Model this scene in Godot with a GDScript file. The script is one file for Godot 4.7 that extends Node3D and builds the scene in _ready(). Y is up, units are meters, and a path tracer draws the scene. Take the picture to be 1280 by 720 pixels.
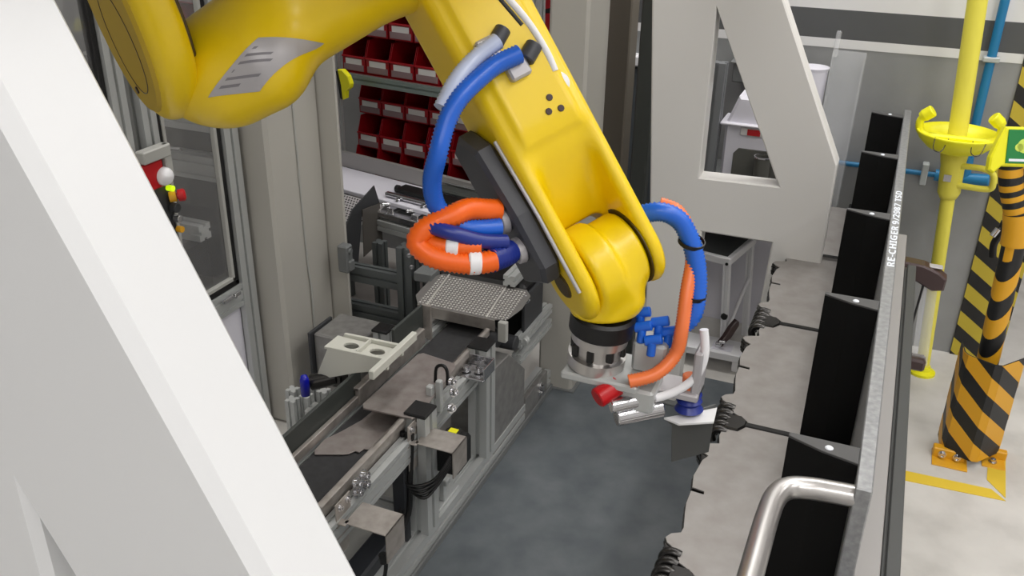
extends Node3D

# ---------------------------------------------------------------- mesh builder
class B:
	var v := PackedVector3Array()
	var n := PackedVector3Array()
	var uv := PackedVector2Array()
	var x := Transform3D.IDENTITY

	func t3(a: Vector3, b: Vector3, c: Vector3, na: Vector3, nb: Vector3, nc: Vector3, ua := Vector2.ZERO, ub := Vector2.ZERO, uc := Vector2.ZERO) -> void:
		var g := (b - a).cross(c - a)
		if g.length_squared() < 1e-16:
			return
		a = x * a
		b = x * b
		c = x * c
		var ma := (x.basis * na).normalized()
		var mb := (x.basis * nb).normalized()
		var mc := (x.basis * nc).normalized()
		if (b - a).cross(c - a).dot(ma + mb + mc) > 0.0:   # front faces run clockwise
			v.append_array([a, c, b])
			n.append_array([ma, mc, mb])
			uv.append_array([ua, uc, ub])
		else:
			v.append_array([a, b, c])
			n.append_array([ma, mb, mc])
			uv.append_array([ua, ub, uc])

	func q(a: Vector3, b: Vector3, c: Vector3, d: Vector3, m: Vector3) -> void:
		t3(a, b, c, m, m, m)
		t3(a, c, d, m, m, m)

	func qs(a: Vector3, b: Vector3, c: Vector3, d: Vector3, na: Vector3, nb: Vector3, nc: Vector3, nd: Vector3) -> void:
		t3(a, b, c, na, nb, nc)
		t3(a, c, d, na, nc, nd)

	func _c(k: int, i: int, j: int, a: float, p: float, r: float) -> Vector3:
		var w := Vector3.ZERO
		w[k] = a
		w[i] = p
		w[j] = r
		return w

	# box by centre and full size, with chamfered edges
	func box(c: Vector3, s: Vector3, b := 0.0) -> B:
		var h := s * 0.5
		b = minf(b, minf(h.x, minf(h.y, h.z)) * 0.9)
		for k in 3:
			var i := (k + 1) % 3
			var j := (k + 2) % 3
			for sg in [-1.0, 1.0]:
				var m := _c(k, i, j, sg, 0, 0)
				q(c + _c(k, i, j, sg * h[k], -(h[i] - b), -(h[j] - b)), c + _c(k, i, j, sg * h[k], h[i] - b, -(h[j] - b)), c + _c(k, i, j, sg * h[k], h[i] - b, h[j] - b), c + _c(k, i, j, sg * h[k], -(h[i] - b), h[j] - b), m)
			if b > 0.0:
				for si in [-1.0, 1.0]:
					for sj in [-1.0, 1.0]:
						var m2 := _c(k, i, j, 0, si, sj).normalized()
						var e := h[k] - b
						q(c + _c(k, i, j, -e, si * h[i], sj * (h[j] - b)), c + _c(k, i, j, e, si * h[i], sj * (h[j] - b)), c + _c(k, i, j, e, si * (h[i] - b), sj * h[j]), c + _c(k, i, j, -e, si * (h[i] - b), sj * h[j]), m2)
		if b > 0.0:
			for sx in [-1.0, 1.0]:
				for sy in [-1.0, 1.0]:
					for sz in [-1.0, 1.0]:
						var m3 := Vector3(sx, sy, sz).normalized()
						t3(c + Vector3(sx * h.x, sy * (h.y - b), sz * (h.z - b)), c + Vector3(sx * (h.x - b), sy * h.y, sz * (h.z - b)), c + Vector3(sx * (h.x - b), sy * (h.y - b), sz * h.z), m3, m3, m3)
		return self

	# box by two opposite corners
	func bb(a: Vector3, c: Vector3, b := 0.0) -> B:
		return box((a + c) * 0.5, (c - a).abs(), b)

	# swept round tube; ribs > 0 makes a corrugated hose with that rib pitch
	func tube(pts: Array, r: float, seg := 10, ribs := 0.0, flat := 1.0) -> B:
		var p := PackedVector3Array(pts)
		var rr := PackedFloat32Array()
		if ribs > 0.0:
			var cv := Curve3D.new()
			for w in p:
				cv.add_point(w)
			cv.bake_interval = ribs * 0.25
			var l := cv.get_baked_length()
			var np := PackedVector3Array()
			var k := int(l / (ribs * 0.25))
			for i in k + 1:
				np.append(cv.sample_baked(l * i / k))
				rr.append(r * [1.0, 1.0, 0.90, 0.90][i % 4])
			p = np
		else:
			for w in p:
				rr.append(r)
		var m := p.size()
		var up := Vector3.ZERO
		var rings := []
		var nor := []
		for i in m:
			var t := (p[mini(i + 1, m - 1)] - p[maxi(i - 1, 0)]).normalized()
			if i == 0:
				up = t.cross(Vector3.UP if absf(t.y) < 0.9 else Vector3.RIGHT).normalized()
			else:
				up = (up - t * up.dot(t)).normalized()
			var sd := t.cross(up)
			var ring := PackedVector3Array()
			var nn := PackedVector3Array()
			for s in seg:
				var a := TAU * s / seg
				var dn := up * cos(a) + sd * sin(a) * flat
				ring.append(p[i] + dn * rr[i])
				nn.append(dn)
			rings.append(ring)
			nor.append(nn)
		for i in m - 1:
			for s in seg:
				var s2 := (s + 1) % seg
				qs(rings[i][s], rings[i][s2], rings[i + 1][s2], rings[i + 1][s], nor[i][s], nor[i][s2], nor[i + 1][s2], nor[i + 1][s])
		for e in [0, m - 1]:
			var t := (p[e] - p[1 if e == 0 else m - 2]).normalized()
			for s in seg:
				t3(p[e], rings[e][s], rings[e][(s + 1) % seg], t, t, t)
		return self

	# solid of revolution: profile of (radius, height along the axis)
	func lathe(o: Vector3, axis: Vector3, prof: Array, seg := 20, smooth := false) -> B:
		axis = axis.normalized()
		var u := axis.cross(Vector3.UP if absf(axis.y) < 0.9 else Vector3.RIGHT).normalized()
		var w := axis.cross(u)
		for i in prof.size() - 1:
			var p0: Vector2 = prof[i]
			var p1: Vector2 = prof[i + 1]
			var d := p1 - p0
			if d.length() < 1e-7:
				continue
			var n2 := Vector2(d.y, -d.x).normalized()
			var n0 := n2
			var n1 := n2
			if smooth:
				if i > 0:
					var e: Vector2 = p0 - prof[i - 1]
					n0 = (n2 + Vector2(e.y, -e.x).normalized()).normalized()
				if i < prof.size() - 2:
					var e2: Vector2 = prof[i + 2] - p1
					n1 = (n2 + Vector2(e2.y, -e2.x).normalized()).normalized()
			for s in seg:
				var a0 := TAU * s / seg
				var a1 := TAU * (s + 1) / seg
				var c0 := u * cos(a0) + w * sin(a0)
				var c1 := u * cos(a1) + w * sin(a1)
				qs(o + c0 * p0.x + axis * p0.y, o + c1 * p0.x + axis * p0.y, o + c1 * p1.x + axis * p1.y, o + c0 * p1.x + axis * p1.y, c0 * n0.x + axis * n0.y, c1 * n0.x + axis * n0.y, c1 * n1.x + axis * n1.y, c0 * n1.x + axis * n1.y)
		return self

	# capped cylinder between two points with small chamfers
	func cyl(a: Vector3, b: Vector3, r: float, seg := 16, ch := -1.0) -> B:
		var l := a.distance_to(b)
		if ch < 0.0:
			ch = minf(r, l) * 0.12
		return lathe(a, b - a, [Vector2(0, 0), Vector2(r - ch, 0), Vector2(r, ch), Vector2(r, l - ch), Vector2(r - ch, l), Vector2(0, l)], seg)

	static func inset(poly: PackedVector2Array, d: float) -> PackedVector2Array:
		var out := PackedVector2Array()
		var m := poly.size()
		for i in m:
			var e0 := (poly[i] - poly[(i + m - 1) % m]).normalized()
			var e1 := (poly[(i + 1) % m] - poly[i]).normalized()
			var n0 := Vector2(-e0.y, e0.x)
			var n1 := Vector2(-e1.y, e1.x)
			var k := 1.0 + n0.dot(n1)
			out.append(poly[i] + (n0 + n1) * (d / maxf(k, 0.3)))
		return out

	# polygon in local xy extruded along local z from d0 to d1, chamfer b, with holes
	func prism(poly: PackedVector2Array, d0: float, d1: float, b := 0.0, holes := []) -> B:
		if Geometry2D.is_polygon_clockwise(poly):
			poly.reverse()
		var loops := [poly]
		for h in holes:
			var hh: PackedVector2Array = h
			if not Geometry2D.is_polygon_clockwise(hh):
				hh.reverse()
			loops.append(hh)
		var caps := []
		for lp in loops:
			var pl: PackedVector2Array = lp
			var m := pl.size()
			var ins := inset(pl, b) if b > 0.0 else pl
			caps.append(ins)
			for i in m:
				var j := (i + 1) % m
				var e := (pl[j] - pl[i]).normalized()
				var o := Vector3(e.y, -e.x, 0)
				var f := func(p: Vector2, z: float) -> Vector3: return Vector3(p.x, p.y, z)
				q(f.call(pl[i], d0 + b), f.call(pl[j], d0 + b), f.call(pl[j], d1 - b), f.call(pl[i], d1 - b), o)
				if b > 0.0:
					q(f.call(ins[i], d0), f.call(ins[j], d0), f.call(pl[j], d0 + b), f.call(pl[i], d0 + b), (o + Vector3(0, 0, -1)).normalized())
					q(f.call(ins[i], d1), f.call(ins[j], d1), f.call(pl[j], d1 - b), f.call(pl[i], d1 - b), (o + Vector3(0, 0, 1)).normalized())
		for cap in cap_pieces(caps):
			var tri := Geometry2D.triangulate_polygon(cap)
			if tri.is_empty():
				print("no triangles for polygon ", cap.size())
			for k in range(0, tri.size(), 3):
				for zz in [[d0, -1.0], [d1, 1.0]]:
					var m2 := Vector3(0, 0, zz[1])
					var z: float = zz[0]
					var a: Vector2 = cap[tri[k]]
					var bq: Vector2 = cap[tri[k + 1]]
					var c: Vector2 = cap[tri[k + 2]]
					t3(Vector3(a.x, a.y, z), Vector3(bq.x, bq.y, z), Vector3(c.x, c.y, z), m2, m2, m2)
		return self

	# cuts an outline with holes into pieces without holes
	static func cap_pieces(loops: Array) -> Array:
		if loops.size() == 1:
			return [loops[0]]
		var cuts := [-1e3]
		for k in range(1, loops.size()):
			var c := 0.0
			for p in loops[k]:
				c += p.x
			cuts.append(c / loops[k].size())
		cuts.append(1e3)
		cuts.sort()
		var out := []
		for i in cuts.size() - 1:
			var slab := PackedVector2Array([Vector2(cuts[i], -1e3), Vector2(cuts[i + 1], -1e3), Vector2(cuts[i + 1], 1e3), Vector2(cuts[i], 1e3)])
			var pcs := Geometry2D.intersect_polygons(loops[0], slab)
			for k in range(1, loops.size()):
				var next := []
				for pc in pcs:
					next.append_array(Geometry2D.clip_polygons(pc, loops[k]))
				pcs.assign(next)
			out.append_array(pcs)
		return out

	# aluminium T-slot profile between two points; w, h along two cross axes
	func tslot(p0: Vector3, p1: Vector3, w: float, h: float, upv := Vector3.UP) -> B:
		var z := (p1 - p0).normalized()
		var y := (upv - z * upv.dot(z)).normalized()
		if y.length() < 0.5:
			y = (Vector3.BACK - z * Vector3.BACK.dot(z)).normalized()
		var xa := y.cross(z)
		var unit := minf(w, h)
		var sw := unit * 0.11
		var sd := unit * 0.16
		var poly := PackedVector2Array()
		var hw := w * 0.5
		var hh := h * 0.5
		var nx := maxi(1, roundi(w / unit))
		var ny := maxi(1, roundi(h / unit))
		var cs := [[Vector2(-hw, -hh), Vector2(1, 0), Vector2(0, 1), nx, w], [Vector2(hw, -hh), Vector2(0, 1), Vector2(-1, 0), ny, h], [Vector2(hw, hh), Vector2(-1, 0), Vector2(0, -1), nx, w], [Vector2(-hw, hh), Vector2(0, -1), Vector2(1, 0), ny, h]]
		for c in cs:
			var o: Vector2 = c[0]
			var d: Vector2 = c[1]
			var inn: Vector2 = c[2]
			poly.append(o)
			for k in int(c[3]):
				var mid := o + d * (float(c[4]) * (k + 0.5) / int(c[3]))
				poly.append(mid - d * sw)
				poly.append(mid - d * sw + inn * sd)
				poly.append(mid + d * sw + inn * sd)
				poly.append(mid + d * sw)
		var keep := x
		x = x * Transform3D(Basis(xa, y, z), p0)
		prism(poly, 0.0, p0.distance_to(p1))
		x = keep
		return self

	# smooth skin of a distance field on a grid (surface nets)
	func nets(f: Callable, lo: Vector3, hi: Vector3, cell: float) -> B:
		var nx := int((hi.x - lo.x) / cell) + 2
		var ny := int((hi.y - lo.y) / cell) + 2
		var nz := int((hi.z - lo.z) / cell) + 2
		var val := PackedFloat32Array()
		val.resize(nx * ny * nz)
		var sxy := nx * ny
		for k in nz:
			for j in ny:
				var i := 0
				while i < nx:
					var d: float = f.call(lo + Vector3(i, j, k) * cell)
					val[i + j * nx + k * sxy] = d
					var skip := int(absf(d) * 0.7 / cell) - 1
					while skip > 0 and i + 1 < nx:
						i += 1
						val[i + j * nx + k * sxy] = d
						skip -= 1
					i += 1
		var idx := {}
		var pos := PackedVector3Array()
		var off := [0, 1, nx, nx + 1, sxy, sxy + 1, sxy + nx, sxy + nx + 1]
		for k in nz - 1:
			for j in ny - 1:
				for i in nx - 1:
					var b := i + j * nx + k * sxy
					var neg := 0
					for o in off:
						if val[b + o] < 0.0:
							neg += 1
					if neg == 0 or neg == 8:
						continue
					var s := Vector3.ZERO
					var cnt := 0
					for e in [[0, 1], [2, 3], [4, 5], [6, 7], [0, 2], [1, 3], [4, 6], [5, 7], [0, 4], [1, 5], [2, 6], [3, 7]]:
						var a: float = val[b + off[e[0]]]
						var c: float = val[b + off[e[1]]]
						if (a < 0.0) != (c < 0.0):
							var t := a / (a - c)
							var p0 := Vector3(e[0] & 1, (e[0] >> 1) & 1, e[0] >> 2)
							var p1 := Vector3(e[1] & 1, (e[1] >> 1) & 1, e[1] >> 2)
							s += p0.lerp(p1, t)
							cnt += 1
					idx[b] = pos.size()
					pos.append(lo + (Vector3(i, j, k) + s / cnt) * cell)
		var nor := PackedVector3Array()
		var h := cell * 0.6
		for p in pos:
			nor.append(Vector3(f.call(p + Vector3(h, 0, 0)) - f.call(p - Vector3(h, 0, 0)), f.call(p + Vector3(0, h, 0)) - f.call(p - Vector3(0, h, 0)), f.call(p + Vector3(0, 0, h)) - f.call(p - Vector3(0, 0, h))).normalized())
		for b in idx:
			var kk: int = b / sxy
			var jj: int = (b - kk * sxy) / nx
			var ii: int = b % nx
			for ax in 3:
				var st: int = [1, nx, sxy][ax]
				var u: int = [nx, sxy, 1][ax]
				var w: int = [sxy, 1, nx][ax]
				if [jj, kk, ii][ax] == 0 or [kk, ii, jj][ax] == 0:
					continue
				if (val[b] < 0.0) == (val[b + st] < 0.0):
					continue
				if idx.has(b - u) and idx.has(b - w) and idx.has(b - u - w):
					var a: int = idx[b]
					var c: int = idx[b - u]
					var d: int = idx[b - u - w]
					var e: int = idx[b - w]
					qs(pos[a], pos[c], pos[d], pos[e], nor[a], nor[c], nor[d], nor[e])
		return self


func V(a: float, b: float, c: float) -> Vector3:
	return Vector3(a, b, c)

func P2(a: Array) -> PackedVector2Array:
	var o := PackedVector2Array()
	for i in range(0, a.size(), 2):
		o.append(Vector2(a[i], a[i + 1]))
	return o

# rounded path through the given points
func curve(pts: Array, each := 6) -> Array:
	var out := []
	var m := pts.size()
	for i in m - 1:
		var a: Vector3 = pts[maxi(i - 1, 0)]
		var b: Vector3 = pts[i]
		var c: Vector3 = pts[i + 1]
		var d: Vector3 = pts[mini(i + 2, m - 1)]
		for k in each:
			out.append(b.cubic_interpolate(c, a, d, float(k) / each))
	out.append(pts[m - 1])
	return out

# axes: local x, y, z placed at an origin
func fr(o: Vector3, ax: Vector3, ay: Vector3, az: Vector3) -> Transform3D:
	return Transform3D(Basis(ax, ay, az), o)

# ---------------------------------------------------------------- objects
var count := {}

func numbered(s: String) -> String:
	var k: int = count.get(s, 0)
	count[s] = k + 1
	return s if k == 0 else "%s_%03d" % [s, k]

func thing(called: String, label: String, category: String, at := Vector3.ZERO, group := "") -> Node3D:
	var o := Node3D.new()
	o.name = numbered(called)
	add_child(o)
	o.position = at
	metas(o, label, category, group)
	return o

func metas(o: Node, label: String, category: String, group := "") -> void:
	o.set_meta("label", label)
	o.set_meta("category", category)
	if group != "":
		o.set_meta("group", group)

func mesh_of(b: B, at: Vector3) -> ArrayMesh:
	var v := PackedVector3Array()
	v.resize(b.v.size())
	for i in v.size():
		v[i] = b.v[i] - at
	var arr := []
	arr.resize(Mesh.ARRAY_MAX)
	arr[Mesh.ARRAY_VERTEX] = v
	arr[Mesh.ARRAY_NORMAL] = b.n
	arr[Mesh.ARRAY_TEX_UV] = b.uv
	var m := ArrayMesh.new()
	m.add_surface_from_arrays(Mesh.PRIMITIVE_TRIANGLES, arr)
	return m

# geometry in b is given in the scene's axes; the mesh is stored about its thing's base
func part(called: String, b: B, mat: Material, under: Node3D, label := "") -> MeshInstance3D:
	var o := MeshInstance3D.new()
	o.name = called
	var at := Vector3.ZERO
	var p := under
	while p != self:
		at += p.position
		p = p.get_parent()
	o.mesh = mesh_of(b, at)
	o.material_override = mat
	under.add_child(o, true)
	if label != "":
		o.set_meta("label", label)
	return o

func solo(called: String, b: B, mat: Material, label: String, category: String, at: Vector3, group := "") -> MeshInstance3D:
	var o := MeshInstance3D.new()
	o.name = numbered(called)
	o.mesh = mesh_of(b, at)
	o.material_override = mat
	add_child(o)
	o.position = at
	metas(o, label, category, group)
	return o

func struct(called: String, b: B, mat: Material, under: Node3D = null) -> MeshInstance3D:
	var o := MeshInstance3D.new()
	o.name = called
	o.mesh = mesh_of(b, Vector3.ZERO)
	o.material_override = mat
	(under if under else self).add_child(o, true)
	if under == null:
		o.set_meta("kind", "structure")
	return o

func copy(o: Node3D, at: Vector3, label := "") -> Node3D:
	var base := String(o.name)
	var c: Node3D = o.duplicate()
	c.name = numbered(base)
	add_child(c)
	c.position = at
	if label != "":
		c.set_meta("label", label)
	return c

# ---------------------------------------------------------------- materials
var M := {}

func mat(key: String, c: Color, rough: float, metal := 0.0, spec := 0.5) -> StandardMaterial3D:
	var m := StandardMaterial3D.new()
	m.resource_name = key
	m.albedo_color = c
	m.roughness = rough
	m.metallic = metal
	m.metallic_specular = spec
	M[key] = m
	return m

func noise(freq: float, seed_: int, ramp: Array, size := 512, oct := 4, kind := FastNoiseLite.TYPE_SIMPLEX_SMOOTH) -> NoiseTexture2D:
	var f := FastNoiseLite.new()
	f.noise_type = kind
	f.seed = seed_
	f.frequency = freq
	f.fractal_octaves = oct
	var t := NoiseTexture2D.new()
	t.width = size
	t.height = size
	t.seamless = true
	t.noise = f
	if ramp.size():
		var g := Gradient.new()
		g.offsets = PackedFloat32Array([0.0, 0.5, 1.0])
		g.colors = PackedColorArray(ramp)
		t.color_ramp = g
	return t

func tri(m: StandardMaterial3D, tex: Texture2D, scale: Vector3, world := true) -> void:
	m.albedo_texture = tex
	m.uv1_triplanar = true
	m.uv1_world_triplanar = world
	m.uv1_scale = scale

func g(v: float) -> Color:
	return Color(v, v, v)

func bump(m: StandardMaterial3D, tex: Texture2D, depth_cm: float) -> void:
	m.heightmap_enabled = true
	m.heightmap_texture = tex
	m.heightmap_scale = depth_cm

func materials() -> void:
	var m := mat("cream paint", Color(0.86, 0.853, 0.838), 0.38)
	mat("column paint", Color(0.70, 0.69, 0.66), 0.45)
	mat("white plastic", Color(0.9, 0.9, 0.91), 0.4)
	mat("lavender white", Color(0.86, 0.855, 0.89), 0.5)
	m = mat("floor", Color.WHITE, 0.5)
	tri(m, noise(0.012, 3, [Color(0.70, 0.69, 0.67), Color(0.78, 0.77, 0.75), Color(0.82, 0.81, 0.79)], 512, 5), V(0.5, 0.5, 0.5))
	m = mat("floor mat", Color.WHITE, 0.55)
	tri(m, noise(0.014, 8, [Color(0.32, 0.345, 0.365), Color(0.37, 0.395, 0.41), Color(0.42, 0.44, 0.455)], 512, 6), V(0.7, 0.7, 0.7))
	m = mat("wall grey", Color.WHITE, 0.7)
	tri(m, noise(0.008, 5, [Color(0.52, 0.53, 0.53), Color(0.555, 0.56, 0.56), Color(0.59, 0.595, 0.6)], 512, 5), V(0.5, 0.5, 0.5))
	mat("wall white", Color(0.88, 0.88, 0.88), 0.7)
	mat("wall dark", Color(0.33, 0.335, 0.34), 0.7)
	mat("far wall", Color(0.74, 0.71, 0.70), 0.8)
	m = mat("robot yellow", Color(0.93, 0.795, 0.0), 0.36)
	m.clearcoat_enabled = true
	m.clearcoat = 0.25
	m.clearcoat_roughness = 0.25
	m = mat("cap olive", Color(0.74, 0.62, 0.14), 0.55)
	mat("safety yellow", Color(0.93, 0.91, 0.10), 0.4)
	mat("pipe yellow", Color(0.90, 0.86, 0.32), 0.45)
	mat("floor yellow", Color(0.84, 0.72, 0.20), 0.6)
	mat("stripe yellow", Color(0.86, 0.63, 0.12), 0.45)
	mat("stripe black", Color(0.10, 0.10, 0.105), 0.45)
	mat("black", Color(0.035, 0.036, 0.04), 0.45)
	m = mat("divider black", Color(0.022, 0.023, 0.025), 0.55, 0.0, 0.35)
	mat("divider lit top", Color(0.30, 0.30, 0.30), 0.55)
	mat("dark grey", Color(0.20, 0.205, 0.215), 0.5)
	mat("cover grey", Color(0.235, 0.24, 0.26), 0.45)
	mat("mid grey", Color(0.42, 0.43, 0.43), 0.5)
	mat("light grey", Color(0.66, 0.66, 0.64), 0.5)
	mat("guard green", Color(0.235, 0.25, 0.24), 0.5)
	m = mat("belt", Color.WHITE, 0.75)
	tri(m, noise(0.05, 21, [Color(0.15, 0.15, 0.155), Color(0.175, 0.175, 0.18), Color(0.20, 0.20, 0.205)], 256, 3), V(2, 2, 2))
	m = mat("aluminium", Color(0.74, 0.75, 0.745), 0.42, 0.4)
	mat("dark aluminium", Color(0.42, 0.44, 0.44), 0.45, 0.6)
	m = mat("stainless", Color.WHITE, 0.38, 0.5)
	tri(m, noise(0.02, 31, [Color(0.60, 0.575, 0.55), Color(0.67, 0.645, 0.62), Color(0.72, 0.70, 0.68)], 256, 5), V(3, 3, 3))
	m = mat("steel plate", Color.WHITE, 0.5, 0.55)
	tri(m, noise(0.015, 41, [Color(0.57, 0.55, 0.535), Color(0.60, 0.585, 0.57), Color(0.63, 0.615, 0.605)], 512, 6), V(1.5, 1.5, 1.5))
	m = mat("galvanised", Color.WHITE, 0.45, 0.6)
	tri(m, noise(0.03, 51, [Color(0.55, 0.555, 0.56), Color(0.61, 0.615, 0.62), Color(0.68, 0.685, 0.69)], 512, 5), V(3, 3, 3))
	mat("chrome", Color(0.82, 0.82, 0.83), 0.16, 0.95)
	mat("brushed tube", Color(0.74, 0.73, 0.72), 0.3, 0.9)
	mat("dark steel", Color(0.26, 0.255, 0.25), 0.26, 0.85)
	mat("white mark", Color(0.9, 0.92, 0.95), 0.6)
	mat("bin red", Color(0.62, 0.03, 0.09), 0.4)
	mat("bin grey", Color(0.56, 0.47, 0.48), 0.4)
	mat("label white", Color(0.86, 0.85, 0.84), 0.6)
	mat("bin contents", Color(0.10, 0.12, 0.17), 0.6)
	mat("orange", Color(0.95, 0.40, 0.06), 0.4)
	mat("blue", Color(0.10, 0.38, 0.80), 0.35)
	mat("deep blue", Color(0.10, 0.17, 0.50), 0.35)
	mat("water blue", Color(0.10, 0.45, 0.64), 0.45)
	mat("knob blue", Color(0.08, 0.10, 0.62), 0.2)
	mat("red", Color(0.72, 0.04, 0.08), 0.35)
	mat("sign green", Color(0.05, 0.48, 0.22), 0.5)
	mat("leaf", Color(0.78, 0.86, 0.35), 0.5)
	mat("sticker", Color(0.70, 0.69, 0.70), 0.42, 0.3)
	mat("sticker print", Color(0.50, 0.49, 0.51), 0.5)
	mat("brown", Color(0.235, 0.165, 0.165), 0.28)
	mat("brown column", Color(0.40, 0.375, 0.335), 0.55)
	mat("shelf green", Color(0.55, 0.60, 0.58), 0.4, 0.4)
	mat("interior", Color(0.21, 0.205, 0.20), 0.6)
	m = mat("glass", Color(1, 1, 1, 0.06), 0.03)
	m.transparency = BaseMaterial3D.TRANSPARENCY_ALPHA
	m = mat("acrylic", Color(0.92, 0.93, 0.94, 0.22), 0.12)
	m.transparency = BaseMaterial3D.TRANSPARENCY_ALPHA
	m = mat("tank front", Color(0.36, 0.36, 0.34), 0.12)
	m = mat("lamp", Color(1, 1, 1), 0.5)
	m.emission_enabled = true
	m.emission = Color(1.0, 0.98, 0.95)
	m.emission_energy_multiplier = 3.0
	m = mat("indicator", Color(0.8, 0.9, 0.1), 0.4)
	m.emission_enabled = true
	m.emission = Color(0.75, 0.9, 0.05)
	m.emission_energy_multiplier = 0.8
	m = mat("stainless dark", Color.WHITE, 0.34, 0.5)
	tri(m, noise(0.02, 33, [Color(0.52, 0.515, 0.505), Color(0.58, 0.575, 0.565), Color(0.63, 0.625, 0.615)], 256, 5), V(3, 3, 3))
	m = mat("blank steel", Color.WHITE, 0.42, 0.6)
	tri(m, noise(0.02, 35, [Color(0.56, 0.525, 0.51), Color(0.61, 0.58, 0.565), Color(0.65, 0.625, 0.61)], 256, 5), V(3, 3, 3))
	mat("bracket white", Color(0.80, 0.80, 0.76), 0.45)
	mat("cable grey", Color(0.13, 0.14, 0.16), 0.5)
	mat("ramp steel", Color(0.86, 0.85, 0.83), 0.34, 0.55)
	mat("ramp shade", Color(0.46, 0.45, 0.44), 0.5, 0.4)
	mat("perf steel", Color(0.74, 0.73, 0.73), 0.45, 0.3)
	mat("sheet brown", Color(0.40, 0.385, 0.365), 0.45, 0.4)
	mat("bench grey", Color(0.62, 0.61, 0.60), 0.4, 0.3)
	mat("dark board", Color(0.30, 0.325, 0.34), 0.6)
	mat("light steel", Color(0.60, 0.59, 0.58), 0.5, 0.1)
	mat("channel grey", Color(0.26, 0.265, 0.26), 0.5)
	mat("gap black", Color(0.05, 0.05, 0.05), 0.35, 0.3)
	mat("seam", Color(0.26, 0.20, 0.03), 0.5)
	m = mat("clear hose", Color(0.72, 0.76, 0.86), 0.3)
	mat("orange hose", Color(0.93, 0.48, 0.26), 0.35)
	mat("dark plate", Color(0.36, 0.365, 0.36), 0.45, 0.3)
	mat("stool mat", Color(0.24, 0.25, 0.25), 0.7)
	mat("post grey", Color(0.50, 0.51, 0.52), 0.45, 0.3)
	mat("clip grey", Color(0.68, 0.70, 0.70), 0.4)
	mat("strip yellow", Color(0.74, 0.66, 0.20), 0.55)
	mat("bright lip", Color(0.85, 0.85, 0.85), 0.45)
	mat("cool lit cream", Color(0.86, 0.865, 0.87), 0.38)  # cream plate paint again, with cooler light tinted into it

# ---------------------------------------------------------------- the place
func _ready() -> void:
	var cam := Camera3D.new()
	cam.name = "camera"
	cam.transform = Transform3D(Basis(V(0.92208, 0.01433, -0.38673), V(-0.17926, 0.90146, -0.39400), V(0.34297, 0.43263, 0.83379)).orthonormalized(), V(0, 2.2, 0))
	cam.fov = 34.85
	cam.near = 0.05
	cam.far = 60.0
	add_child(cam)
	var we := WorldEnvironment.new()
	we.name = "environment"
	var env := Environment.new()
	env.background_mode = Environment.BG_COLOR
	env.background_color = Color(0.02, 0.02, 0.02)
	env.tonemap_mode = Environment.TONE_MAPPER_LINEAR
	env.tonemap_exposure = 1.06
	env.sdfgi_enabled = true
	env.ssao_enabled = true
	env.ssil_enabled = true
	we.environment = env
	add_child(we)
	materials()
	for la in [V(-2.0, -3.2, 1.6), V(-1.8, -0.9, 1.7), V(1.3, -3.45, 2.7), V(1.5, -1.2, 3.4), V(3.5, -1.3, 3.0), V(3.2, -4.6, 3.0), V(0.4, 2.0, 4.6), V(2.5, 1.8, 4.2)]:
		ceiling_light(V(la.x, 4.55, la.y), la.z)
	ceiling_light(V(-0.4, 4.55, -4.05), 4.2, 90.0)  # unseen light added to brighten the stool behind the far gantry plate
	setting()
	gantry()
	enclosure()
	columns()
	conveyor()
	ramp_and_roller()
	bin_storage()
	rack()
	robot()
	behind_panel()
	eye_wash()
	guard_post()


func ceiling_light(at: Vector3, energy: float, turn := 0.0) -> void:
	var t := thing("ceiling_light", "long white ceiling light over the robot cell", "light", at, "ceiling lights over the cell")
	part("housing", B.new().box(at + V(0, 0.03, 0), V(0.5, 0.05, 1.9), 0.01), M["white plastic"], t)
	part("diffuser", B.new().box(at + V(0, -0.003, 0), V(0.46, 0.012, 1.86)), M["lamp"], t)
	var l := AreaLight3D.new()
	l.name = "light"
	l.area_size = Vector2(0.46, 1.86)
	l.light_energy = energy
	l.light_color = Color(1.0, 0.99, 0.985)
	l.shadow_enabled = true
	l.area_range = 20.0
	l.area_attenuation = 2.0
	t.add_child(l)
	l.position = V(0, -0.015, 0)
	l.rotation_degrees = V(-90, 0, 0)
	t.rotation_degrees.y = turn


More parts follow.
